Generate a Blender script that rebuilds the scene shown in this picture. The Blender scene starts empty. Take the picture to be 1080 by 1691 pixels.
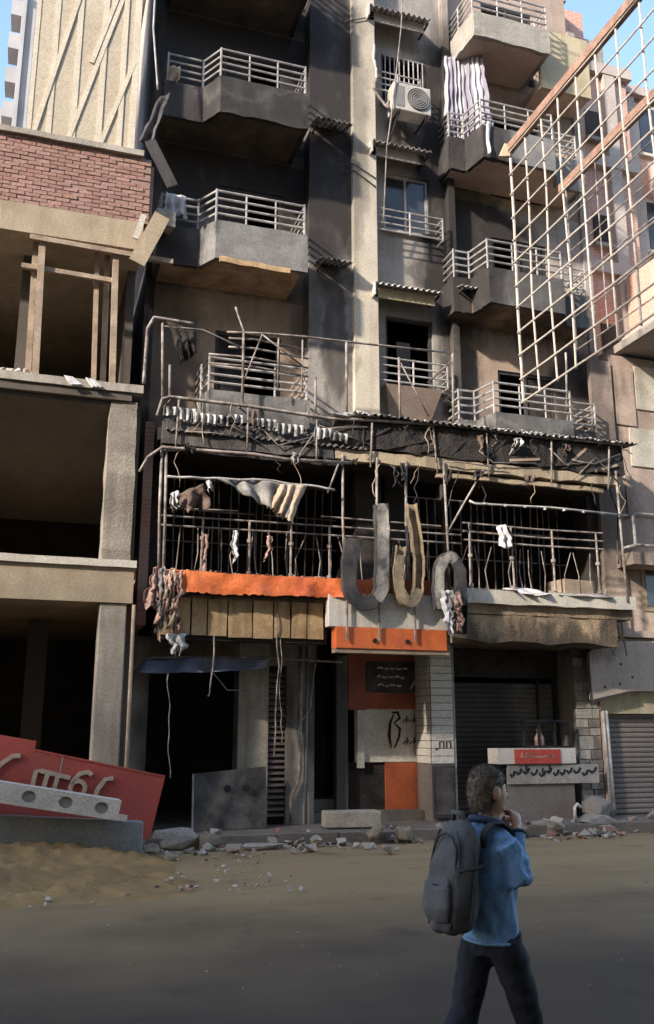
import bpy, bmesh, math, random
from mathutils import Vector, Matrix, noise
R = math.radians
rnd = random.Random(11)
SC = bpy.context.scene
COL = SC.collection

# ------------------------------------------------------------------ camera
cam_d = bpy.data.cameras.new('camera'); cam = bpy.data.objects.new('camera', cam_d); COL.objects.link(cam)
cam_d.sensor_fit = 'HORIZONTAL'; cam_d.sensor_width = 36; cam_d.lens = 50.0
cam_d.clip_start = 0.1; cam_d.clip_end = 2000
YAW, PITCH = R(18), R(13.6)
cam.location = (0, -16.0, 1.7)
cam.rotation_euler = (R(90) + PITCH, 0, -YAW)
SC.camera = cam
SC.render.resolution_x = 654; SC.render.resolution_y = 1024

# ------------------------------------------------------------------ light
SUN_AZ, SUN_EL = 62.0, 27.5          # degrees left of the street axis, height
w = bpy.data.worlds.new('World'); SC.world = w; w.use_nodes = True
wn = w.node_tree.nodes; wl = w.node_tree.links
bg = wn['Background']; sky = wn.new('ShaderNodeTexSky'); sky.sky_type = 'NISHITA'
sky.sun_disc = False; sky.sun_elevation = R(SUN_EL); sky.sun_rotation = R(180 + SUN_AZ)
sky.air_density = 1.0; sky.dust_density = 1.0; sky.ozone_density = 1.4
wl.new(sky.outputs[0], bg.inputs[0]); bg.inputs[1].default_value = 0.15
sd = bpy.data.lights.new('sun', 'SUN'); so = bpy.data.objects.new('sun', sd); COL.objects.link(so)
sd.energy = 2.2; sd.angle = R(2.2); sd.color = (1.0, 0.925, 0.81)
tosun = Vector((-math.sin(R(SUN_AZ)) * math.cos(R(SUN_EL)), -math.cos(R(SUN_AZ)) * math.cos(R(SUN_EL)), math.sin(R(SUN_EL))))
so.rotation_euler = (-tosun).to_track_quat('-Z', 'Y').to_euler()
so.location = tosun * 60
SC.view_settings.view_transform = 'Standard'; SC.view_settings.look = 'None'
SC.view_settings.exposure = 1.88; SC.view_settings.gamma = 1.0

# ------------------------------------------------------------------ materials
def soot_group():
    g = bpy.data.node_groups.new('SootMask', 'ShaderNodeTree')
    g.interface.new_socket('Fac', in_out='OUTPUT', socket_type='NodeSocketFloat')
    n, l = g.nodes, g.links
    out = n.new('NodeGroupOutput')
    geo = n.new('ShaderNodeNewGeometry')
    mp = n.new('ShaderNodeMapping'); mp.inputs['Scale'].default_value = (1.0, 1.0, 0.55)
    l.new(geo.outputs['Position'], mp.inputs[0])
    nz = n.new('ShaderNodeTexNoise'); nz.inputs['Scale'].default_value = 0.9; nz.inputs['Detail'].default_value = 7; nz.inputs['Roughness'].default_value = .62
    l.new(mp.outputs[0], nz.inputs['Vector'])
    sub = n.new('ShaderNodeVectorMath'); sub.operation = 'SUBTRACT'; sub.inputs[1].default_value = (.5, .5, .5); l.new(nz.outputs['Color'], sub.inputs[0])
    sc = n.new('ShaderNodeVectorMath'); sc.operation = 'MULTIPLY'; sc.inputs[1].default_value = (1.5, 0, 2.6); l.new(sub.outputs[0], sc.inputs[0])
    add = n.new('ShaderNodeVectorMath'); add.operation = 'ADD'; l.new(geo.outputs['Position'], add.inputs[0]); l.new(sc.outputs[0], add.inputs[1])
    cur = None
    # x, z, radius x, radius z, strength
    blobs = [(3.3, 15.4, 2.6, 2.1, 1.0), (3.6, 12.6, 2.4, 1.35, 1.0), (5.15, 12.3, .8, 2.3, .97), (5.1, 15.6, .85, 2.4, 1.0), (7.6, 12.9, .62, 3.0, 1.0),
             (1.9, 12.3, .8, 2.2, .9), (1.75, 10.2, .7, 1.0, .9),
             (8.0, 13.2, .95, 4.4, 1.0), (9.6, 10.6, 1.5, .9, .7), (5.3, 9.3, .35, 1.6, .75), (2.1, 8.4, .7, 1.5, .9), (7.9, 9.0, .45, 1.6, .8), (8.6, 12.3, 1.5, 1.2, .95), (7.3, 14.2, .8, .55, .8), (7.4, 11.2, .5, .8, .75), (8.2, 10.7, .8, .8, .7),
             (4.9, 9.8, .55, .8, .5), (2.0, 8.8, .55, 1.0, .6), (10.9, 8.4, .75, 1.7, .9), (9.2, 7.9, 1.6, .6, .55), (10.2, 10.7, .8, .8, .5),
             (5.0, 5.7, 4.2, 1.75, .95), (9.2, 5.7, 3.0, 1.75, .95), (1.8, 5.4, .7, 2.3, .95),
             (8.9, 3.2, 1.6, .55, .85), (10.8, 3.5, .7, .6, .8), (8.3, 1.9, 1.2, 1.6, .8), (2.9, 2.0, 1.2, 1.9, .75), (5.4, 1.9, .7, 1.9, .75), (4.3, 1.8, .35, 1.6, .6)]
    sep = n.new('ShaderNodeSeparateXYZ'); l.new(add.outputs[0], sep.inputs[0])
    def math_(op, a, b=None, c=None):
        m = n.new('ShaderNodeMath'); m.operation = op
        for i, q in enumerate((a, b, c)):
            if q is None: continue
            if isinstance(q, (int, float)): m.inputs[i].default_value = q
            else: l.new(q, m.inputs[i])
        return m.outputs[0]
    for (cx, cz, rx, rz, s) in blobs:
        a = math_('MULTIPLY_ADD', sep.outputs[0], 1 / rx, -cx / rx)
        b = math_('MULTIPLY_ADD', sep.outputs[2], 1 / rz, -cz / rz)
        d = math_('ADD', math_('MULTIPLY', a, a), math_('MULTIPLY', b, b))
        mr = n.new('ShaderNodeMapRange'); mr.interpolation_type = 'SMOOTHSTEP'
        mr.inputs[1].default_value = .45; mr.inputs[2].default_value = 1.4; mr.inputs[3].default_value = s; mr.inputs[4].default_value = 0
        l.new(d, mr.inputs[0])
        cur = mr.outputs[0] if cur is None else math_('MAXIMUM', cur, mr.outputs[0])
    n2 = n.new('ShaderNodeTexNoise'); n2.inputs['Scale'].default_value = 2.4; n2.inputs['Detail'].default_value = 6
    l.new(mp.outputs[0], n2.inputs['Vector'])
    mr = n.new('ShaderNodeMapRange'); mr.inputs[1].default_value = .3; mr.inputs[2].default_value = .7; mr.inputs[3].default_value = .84; mr.inputs[4].default_value = 1.1
    l.new(n2.outputs[0], mr.inputs[0])
    mp3 = n.new('ShaderNodeMapping'); mp3.inputs['Scale'].default_value = (4.5, 4.5, .5); l.new(geo.outputs['Position'], mp3.inputs[0])
    n3 = n.new('ShaderNodeTexNoise'); n3.inputs['Scale'].default_value = 1.0; n3.inputs['Detail'].default_value = 7; n3.inputs['Roughness'].default_value = .65; l.new(mp3.outputs[0], n3.inputs['Vector'])
    st = math_('MULTIPLY_ADD', n3.outputs[0], 2.6, -.42)
    cur = math_('MULTIPLY', cur, math_('MINIMUM', math_('ADD', math_('MULTIPLY', cur, .75), math_('MULTIPLY', st, .75)), 1.0))
    cur = math_('MAXIMUM', cur, 0.0)
    base = math_('MAXIMUM', cur, .06)
    fin = math_('MULTIPLY', base, mr.outputs[0]); fin = math_('MINIMUM', fin, 1.0)
    l.new(fin, out.inputs[0])
    return g
SOOT = soot_group()

def mat(name, col, col2=None, rough=.85, scale=1.5, fine=30, bump=.25, soot=0.0, metal=0.0, var=.25, streak=0.0, streakcol=(.12, .09, .06), spec=.35, local=False, dist=.02, sootcol=(.030, .0245, .0225)):
    m = bpy.data.materials.new(name); m.use_nodes = True
    n, l = m.node_tree.nodes, m.node_tree.links
    b = n['Principled BSDF']
    b.inputs['Roughness'].default_value = rough; b.inputs['Metallic'].default_value = metal
    b.inputs['Specular IOR Level'].default_value = spec
    if local:
        tc = n.new('ShaderNodeTexCoord'); pos = tc.outputs['Object']
    else:
        geo = n.new('ShaderNodeNewGeometry'); pos = geo.outputs['Position']
    nz = n.new('ShaderNodeTexNoise'); nz.inputs['Scale'].default_value = scale; nz.inputs['Detail'].default_value = 8; nz.inputs['Roughness'].default_value = .62
    l.new(pos, nz.inputs['Vector'])
    ramp = n.new('ShaderNodeMapRange'); ramp.inputs[1].default_value = .36; ramp.inputs[2].default_value = .64; l.new(nz.outputs[0], ramp.inputs[0])
    mx = n.new('ShaderNodeMix'); mx.data_type = 'RGBA'
    c2 = col2 or tuple(c * (1 - var) for c in col)
    mx.inputs[6].default_value = (*col, 1); mx.inputs[7].default_value = (*c2, 1); l.new(ramp.outputs[0], mx.inputs[0])
    cur = mx.outputs[2]
    nf = n.new('ShaderNodeTexNoise'); nf.inputs['Scale'].default_value = fine; nf.inputs['Detail'].default_value = 5
    l.new(pos, nf.inputs['Vector'])
    mr = n.new('ShaderNodeMapRange'); mr.inputs[1].default_value = .3; mr.inputs[2].default_value = .7; mr.inputs[3].default_value = .8; mr.inputs[4].default_value = 1.15
    l.new(nf.outputs[0], mr.inputs[0])
    mm = n.new('ShaderNodeMix'); mm.data_type = 'RGBA'; mm.blend_type = 'MULTIPLY'; mm.inputs[0].default_value = 1
    l.new(cur, mm.inputs[6]); l.new(mr.outputs[0], mm.inputs[7]); cur = mm.outputs[2]
    if streak > 0:
        mp = n.new('ShaderNodeMapping'); mp.inputs['Scale'].default_value = (5, 5, .55); l.new(pos, mp.inputs[0])
        ns = n.new('ShaderNodeTexNoise'); ns.inputs['Scale'].default_value = 1.0; ns.inputs['Detail'].default_value = 6; l.new(mp.outputs[0], ns.inputs['Vector'])
        ms = n.new('ShaderNodeMapRange'); ms.inputs[1].default_value = .5; ms.inputs[2].default_value = .72; ms.inputs[4].default_value = streak; l.new(ns.outputs[0], ms.inputs[0])
        m2 = n.new('ShaderNodeMix'); m2.data_type = 'RGBA'; l.new(ms.outputs[0], m2.inputs[0]); l.new(cur, m2.inputs[6]); m2.inputs[7].default_value = (*streakcol, 1); cur = m2.outputs[2]
    if soot > 0:
        gg = n.new('ShaderNodeGroup'); gg.node_tree = SOOT
        mu = n.new('ShaderNodeMath'); mu.operation = 'MULTIPLY'; mu.inputs[1].default_value = soot; mu.use_clamp = True; l.new(gg.outputs[0], mu.inputs[0])
        m3 = n.new('ShaderNodeMix'); m3.data_type = 'RGBA'; l.new(mu.outputs[0], m3.inputs[0]); l.new(cur, m3.inputs[6]); m3.inputs[7].default_value = (*sootcol, 1); cur = m3.outputs[2]
    l.new(cur, b.inputs['Base Color'])
    if bump > 0:
        bp = n.new('ShaderNodeBump'); bp.inputs['Strength'].default_value = bump; bp.inputs['Distance'].default_value = dist
        ad = n.new('ShaderNodeMath'); ad.operation = 'MULTIPLY_ADD'; ad.inputs[1].default_value = 1.6
        l.new(nz.outputs[0], ad.inputs[0]); l.new(nf.outputs[0], ad.inputs[2])
        l.new(ad.outputs[0], bp.inputs['Height']); l.new(bp.outputs[0], b.inputs['Normal'])
    return m

M = {}
M['plaster'] = mat('plaster', (.40, .34, .29), (.29, .235, .195), soot=1.08, streak=.45)
M['tan_wall'] = mat('tan_wall', (.50, .37, .27), (.38, .27, .19), soot=.75, streak=.3)
M['pillar'] = mat('pillar', (.60, .52, .41), (.44, .375, .29), soot=.55, streak=.35, streakcol=(.22, .17, .12), scale=.8)
M['greywall'] = mat('greywall', (.38, .34, .30), (.27, .235, .205), soot=1.05, streak=.5)
M['balcony'] = mat('balcony', (.25, .235, .22), (.17, .16, .15), soot=1.0, streak=.35, streakcol=(.10, .075, .055), scale=2.2)
M['pinkwall'] = mat('pinkwall', (.46, .345, .27), (.35, .255, .20), soot=1.0, streak=.25)
M['soffitochre'] = mat('soffitochre', (.64, .44, .27), (.36, .21, .12), scale=2.4, bump=.5, dist=.04, soot=.3)  # ochre concrete, brightened in colour to stand in for bounced light
M['soffitpink'] = mat('soffitpink', (.62, .46, .36), (.52, .37, .28), scale=1.5, soot=.3)  # pink soffits, albedo raised to paint in light bounced from below
M['beigeparapet'] = mat('beigeparapet', (.36, .325, .275), (.27, .24, .20), scale=1.6, streak=.4)
M['soffit'] = mat('soffit', (.46, .33, .20), (.22, .15, .10), soot=.85, scale=2.6, bump=.5, dist=.04, streak=.4)
M['burnt'] = mat('burnt', (.055, .045, .04), (.02, .017, .016), scale=3, bump=.6, dist=.04, rough=.95)
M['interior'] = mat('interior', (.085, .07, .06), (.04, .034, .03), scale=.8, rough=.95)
M['rail'] = mat('rail', (.50, .47, .45), (.27, .235, .21), rough=.5, scale=5, soot=.35, spec=.5, bump=.1)
M['pipe'] = mat('pipe', (.36, .305, .27), (.10, .072, .058), rough=.6, scale=5, bump=.2)
M['darkmetal'] = mat('darkmetal', (.06, .055, .055), (.03, .027, .027), rough=.6, scale=6)
M['sheet'] = mat('sheet', (.66, .62, .58), (.30, .26, .23), rough=.6, scale=4, bump=.2, soot=.25)
M['burntsheet'] = mat('burntsheet', (.13, .11, .10), (.035, .03, .028), rough=.8, scale=2.2, bump=.5)
M['burntwhite'] = mat('burntwhite', (.66, .63, .60), (.05, .045, .042), rough=.7, scale=5, bump=.3)
M['concrete'] = mat('concrete', (.40, .35, .29), (.28, .24, .195), scale=1.3, streak=.5)
M['paleconcrete'] = mat('paleconcrete', (.60, .54, .45), (.48, .42, .34), scale=1.4, streak=.25, streakcol=(.3, .24, .18))
M['tanbeam'] = mat('tanbeam', (.42, .33, .225), (.31, .24, .165), scale=1.3, streak=.4, streakcol=(.22, .15, .09))
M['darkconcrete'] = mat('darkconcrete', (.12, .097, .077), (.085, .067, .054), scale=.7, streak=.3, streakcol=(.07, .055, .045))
M['darkpier'] = mat('darkpier', (.30, .255, .205), (.17, .14, .115), scale=1.6, streak=.6, streakcol=(.10, .085, .07), bump=.5)
M['palewall'] = mat('palewall', (.50, .42, .31), (.43, .355, .26), scale=.9, streak=.2, streakcol=(.4, .32, .22))
M['batten'] = mat('batten', (.62, .54, .42), (.54, .46, .35), scale=3)
M['wood'] = mat('wood', (.40, .30, .215), (.25, .18, .125), scale=3, rough=.8)
M['mortar'] = mat('mortar', (.32, .21, .165), (.26, .165, .13), scale=3)
M['brick1'] = mat('brick1', (.31, .165, .125), (.27, .155, .125), scale=3, bump=.5)
M['brick2'] = mat('brick2', (.34, .20, .155), (.29, .17, .13), scale=3, bump=.5)
M['brick3'] = mat('brick3', (.35, .20, .165), (.31, .185, .155), scale=3, bump=.5)
M['orange'] = mat('orange', (.74, .185, .05), (.58, .12, .045), rough=.5, scale=1.6, bump=.15, streak=.35, streakcol=(.25, .08, .04))
M['orangedark'] = mat('orangedark', (.46, .115, .045), (.28, .07, .035), rough=.6, scale=1.6, soot=.3)
M['cream'] = mat('cream', (.50, .34, .18), (.33, .21, .11), scale=3.2, streak=.8, streakcol=(.12, .075, .045))
M['signwhite'] = mat('signwhite', (.74, .69, .61), (.60, .54, .47), rough=.5, scale=2, streak=.35, streakcol=(.25, .2, .16))
M['letter'] = mat('letter', (.44, .39, .33), (.07, .063, .06), rough=.55, scale=2.6, bump=.4, streak=.6, streakcol=(.10, .085, .08))
M['letterburnt'] = mat('letterburnt', (.028, .026, .028), (.085, .075, .068), rough=.55, scale=2.8, bump=.4, streak=.5, streakcol=(.05, .045, .045))
M['letteryellow'] = mat('letteryellow', (.36, .27, .16), (.13, .10, .075), rough=.55, scale=3, bump=.4, streak=.6, streakcol=(.14, .11, .09))
M['tile'] = mat('tile', (.70, .64, .57), (.58, .52, .46), rough=.4, scale=4, bump=.1, soot=.12)
M['grout'] = mat('grout', (.2, .17, .15), scale=4, soot=.4)
M['stone1'] = mat('stone1', (.42, .38, .34), (.30, .265, .235), scale=4, bump=.5, soot=.35)
M['stone2'] = mat('stone2', (.27, .235, .21), (.19, .165, .15), scale=4, bump=.5, soot=.35)
M['shutter'] = mat('shutter', (.21, .175, .155), (.16, .13, .115), rough=.6, scale=1.2, bump=.1, streak=.25)
M['sootshutter'] = mat('sootshutter', (.19, .17, .155), (.13, .115, .105), rough=.75, scale=1.0, bump=.1, soot=.95)
M['creamwall'] = mat('creamwall', (.52, .43, .28), (.43, .35, .22), scale=1.5, streak=.3)
M['neigh'] = mat('neigh', (.49, .37, .30), (.40, .30, .24), scale=1.0, streak=.35, streakcol=(.24, .17, .13), soot=.75)
M['panelpink'] = mat('panelpink', (.52, .42, .35), (.42, .33, .27), scale=1.5, soot=.5, streak=.2)
M['blue_tarp'] = mat('blue_tarp', (.13, .17, .30), (.22, .22, .29), rough=.6, scale=3, bump=.3)
M['cloth_white'] = mat('cloth_white', (.62, .60, .60), (.40, .375, .36), scale=6, rough=.9)
M['cloth_grey'] = mat('cloth_grey', (.17, .16, .16), (.30, .27, .24), scale=2.5, rough=.9)
M['cloth_tan'] = mat('cloth_tan', (.52, .40, .29), (.33, .24, .17), scale=3, rough=.9)
M['cloth_brown'] = mat('cloth_brown', (.15, .10, .075), (.09, .06, .05), scale=3, rough=.9)
M['rag'] = mat('rag', (.55, .33, .25), (.20, .13, .11), scale=5, rough=.9)
M['white'] = mat('white', (.50, .46, .40), (.38, .345, .30), rough=.45, scale=3, bump=.05)
M['acgrille'] = mat('acgrille', (.24, .22, .20), rough=.6)
M['glass'] = mat('glass', (.05, .055, .065), (.035, .035, .042), rough=.15, scale=1, bump=.02, spec=.6)
M['black'] = mat('black', (.018, .017, .018), rough=.7, bump=.1)
M['rust'] = mat('rust', (.36, .215, .155), (.22, .125, .09), rough=.8, scale=6, bump=.4)
M['rustlight'] = mat('rustlight', (.56, .50, .44), (.42, .34, .28), rough=.7, scale=7, bump=.2)
M['redsign'] = mat('redsign', (.40, .075, .055), (.31, .065, .05), rough=.5, scale=1.3, bump=.08, streak=.3, streakcol=(.22, .10, .075), local=True)
M['redpanel'] = mat('redpanel', (.50, .07, .045), (.40, .055, .04), rough=.5, scale=3)
M['lettercream'] = mat('lettercream', (.50, .38, .28), (.40, .30, .22), rough=.5, scale=4, local=True)
M['slab'] = mat('slab', (.60, .555, .49), (.47, .43, .375), scale=3, bump=.5, local=True)
M['slabhole'] = mat('slabhole', (.27, .245, .215), (.20, .185, .165), scale=3, bump=.4, local=True)
M['bluewall'] = mat('bluewall', (.20, .215, .235), (.27, .255, .235), scale=1.6, bump=.4, streak=.5, streakcol=(.30, .25, .19))
M['sand'] = mat('sand', (.33, .21, .082), (.22, .14, .06), scale=2.2, fine=60, bump=.55, dist=.03)
M['rubble'] = mat('rubble', (.38, .33, .27), (.26, .22, .175), scale=4, bump=.5)
M['rubble2'] = mat('rubble2', (.30, .24, .175), (.22, .17, .125), scale=4, bump=.5)
M['rubblemix'] = mat('rubblemix', (.36, .31, .25), scale=4, bump=.4)
M['kerb'] = mat('kerb', (.24, .195, .15), (.17, .135, .105), scale=2, bump=.4)
M['pave'] = mat('pave', (.19, .165, .14), (.12, .10, .085), scale=1.6, bump=.6)
M['palepink'] = mat('palepink', (.52, .44, .38), (.44, .36, .31), scale=1.2, streak=.3, streakcol=(.34, .26, .22))
M['balconypale'] = mat('balconypale', (.34, .29, .26), (.27, .23, .20), scale=1.2)
M['farbld'] = mat('farbld', (.34, .33, .34), (.26, .25, .26), scale=.3)
M['shadeblock'] = mat('shadeblock', (.36, .30, .24), (.29, .24, .19), scale=.5)
M['jacket'] = mat('jacket', (.16, .285, .44), (.11, .205, .335), rough=.75, scale=5, fine=60, bump=.15, local=True)
M['collar'] = mat('collar', (.03, .04, .075), rough=.8, local=True)
M['trousers'] = mat('trousers', (.010, .010, .013), (.018, .018, .026), rough=.9, scale=3, local=True)
M['pack'] = mat('pack', (.085, .079, .076), (.06, .056, .055), rough=.75, scale=6, fine=90, bump=.15, local=True)
M['packdark'] = mat('packdark', (.035, .034, .034), rough=.8, local=True)
M['skin'] = mat('skin', (.44, .235, .15), (.38, .195, .12), rough=.5, scale=9, bump=.05, local=True)
M['hair'] = mat('hair', (.15, .105, .07), (.06, .043, .031), rough=.6, scale=22, fine=140, bump=.4, local=True, dist=.01)
M['shoe'] = mat('shoe', (.03, .03, .032), rough=.6, local=True)

def brick_mat(name, c1, c2, mort):
    m = bpy.data.materials.new(name); m.use_nodes = True; n, l = m.node_tree.nodes, m.node_tree.links; b = n['Principled BSDF']; b.inputs['Roughness'].default_value = .9
    geo = n.new('ShaderNodeNewGeometry'); sp = n.new('ShaderNodeSeparateXYZ'); l.new(geo.outputs[0], sp.inputs[0])
    cb = n.new('ShaderNodeCombineXYZ'); ad = n.new('ShaderNodeMath'); l.new(sp.outputs[0], ad.inputs[0]); l.new(sp.outputs[1], ad.inputs[1]); l.new(ad.outputs[0], cb.inputs[0]); l.new(sp.outputs[2], cb.inputs[1])
    t = n.new('ShaderNodeTexBrick'); t.inputs['Scale'].default_value = 1; t.inputs['Brick Width'].default_value = .25; t.inputs['Row Height'].default_value = .075; t.inputs['Mortar Size'].default_value = .012
    t.inputs['Color1'].default_value = (*c1, 1); t.inputs['Color2'].default_value = (*c2, 1); t.inputs['Mortar'].default_value = (*mort, 1); l.new(cb.outputs[0], t.inputs[0])
    nz = n.new('ShaderNodeTexNoise'); nz.inputs['Scale'].default_value = 1.1; nz.inputs['Detail'].default_value = 7; l.new(geo.outputs[0], nz.inputs[0])
    mr = n.new('ShaderNodeMapRange'); mr.inputs[1].default_value = .45; mr.inputs[2].default_value = .68; mr.inputs[4].default_value = .75; l.new(nz.outputs[0], mr.inputs[0])
    mx = n.new('ShaderNodeMix'); mx.data_type = 'RGBA'; l.new(mr.outputs[0], mx.inputs[0]); l.new(t.outputs[0], mx.inputs[6]); mx.inputs[7].default_value = (*mort, 1); l.new(mx.outputs[2], b.inputs[0])
    bp = n.new('ShaderNodeBump'); bp.inputs['Strength'].default_value = .5; bp.inputs['Distance'].default_value = .02; l.new(t.outputs['Fac'], bp.inputs['Height']); bp.invert = True; l.new(bp.outputs[0], b.inputs['Normal'])
    return m
M['brickwall'] = brick_mat('brickwall', (.60, .27, .18), (.52, .24, .165), (.55, .42, .35))
M['brickpar'] = brick_mat('brickpar', (.40, .19, .135), (.34, .16, .12), (.36, .25, .20))

def ground_mat():
    m = mat('road', (.055, .037, .024), (.045, .030, .020), scale=.7, fine=55, bump=.3, rough=.95)
    n, l = m.node_tree.nodes, m.node_tree.links; b = n['Principled BSDF']
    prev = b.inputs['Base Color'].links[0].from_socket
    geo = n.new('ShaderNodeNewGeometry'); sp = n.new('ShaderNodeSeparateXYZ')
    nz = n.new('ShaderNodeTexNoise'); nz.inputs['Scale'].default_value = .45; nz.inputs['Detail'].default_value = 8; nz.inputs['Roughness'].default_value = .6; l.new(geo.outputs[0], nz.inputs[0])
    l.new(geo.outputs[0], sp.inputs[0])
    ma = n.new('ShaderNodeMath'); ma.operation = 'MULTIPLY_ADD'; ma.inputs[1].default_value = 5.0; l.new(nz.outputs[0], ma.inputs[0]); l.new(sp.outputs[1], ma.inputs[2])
    # dusty sand along the kerb, fading to near road darkened as painted shade
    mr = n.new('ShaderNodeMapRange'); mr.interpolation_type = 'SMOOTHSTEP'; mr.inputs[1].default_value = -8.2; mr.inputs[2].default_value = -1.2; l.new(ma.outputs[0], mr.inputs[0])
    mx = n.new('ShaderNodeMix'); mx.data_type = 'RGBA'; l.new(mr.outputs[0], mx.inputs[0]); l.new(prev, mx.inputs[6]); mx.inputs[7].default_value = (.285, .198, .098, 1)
    mpr = n.new('ShaderNodeMapping'); mpr.inputs['Scale'].default_value = (.12, 1.7, 1); l.new(geo.outputs[0], mpr.inputs[0])
    nt = n.new('ShaderNodeTexNoise'); nt.inputs['Scale'].default_value = 1.0; nt.inputs['Detail'].default_value = 6; nt.inputs['Roughness'].default_value = .6; l.new(mpr.outputs[0], nt.inputs[0])
    mt = n.new('ShaderNodeMapRange'); mt.inputs[1].default_value = .35; mt.inputs[2].default_value = .65; mt.inputs[3].default_value = .9; mt.inputs[4].default_value = 1.08; l.new(nt.outputs[0], mt.inputs[0])
    np_ = n.new('ShaderNodeTexNoise'); np_.inputs['Scale'].default_value = 1.3; np_.inputs['Detail'].default_value = 3; l.new(geo.outputs[0], np_.inputs[0])
    mq = n.new('ShaderNodeMapRange'); mq.inputs[1].default_value = .62; mq.inputs[2].default_value = .72; mq.inputs[3].default_value = 1.0; mq.inputs[4].default_value = .72; l.new(np_.outputs[0], mq.inputs[0])
    pm = n.new('ShaderNodeMath'); pm.operation = 'MULTIPLY'; l.new(mt.outputs[0], pm.inputs[0]); l.new(mq.outputs[0], pm.inputs[1])
    mu = n.new('ShaderNodeMix'); mu.data_type = 'RGBA'; mu.blend_type = 'MULTIPLY'; mu.inputs[0].default_value = 1; l.new(mx.outputs[2], mu.inputs[6]); l.new(pm.outputs[0], mu.inputs[7])
    l.new(mu.outputs[2], b.inputs['Base Color'])
    return m
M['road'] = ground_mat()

def stripe_mat():
    m = bpy.data.materials.new('curtain_stripes'); m.use_nodes = True; n, l = m.node_tree.nodes, m.node_tree.links; b = n['Principled BSDF']; b.inputs['Roughness'].default_value = .9
    tc = n.new('ShaderNodeUVMap'); sp = n.new('ShaderNodeSeparateXYZ'); l.new(tc.outputs[0], sp.inputs[0])
    ml = n.new('ShaderNodeMath'); ml.operation = 'MULTIPLY'; ml.inputs[1].default_value = 11; l.new(sp.outputs[0], ml.inputs[0])
    fr = n.new('ShaderNodeMath'); fr.operation = 'FRACT'; l.new(ml.outputs[0], fr.inputs[0])
    gt = n.new('ShaderNodeMath'); gt.operation = 'GREATER_THAN'; gt.inputs[1].default_value = .5; l.new(fr.outputs[0], gt.inputs[0])
    mx = n.new('ShaderNodeMix'); mx.data_type = 'RGBA'; l.new(gt.outputs[0], mx.inputs[0]); mx.inputs[6].default_value = (.40, .385, .41, 1); mx.inputs[7].default_value = (.235, .21, .25, 1)
    l.new(mx.outputs[2], b.inputs[0])
    return m
M['stripes'] = stripe_mat()

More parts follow.
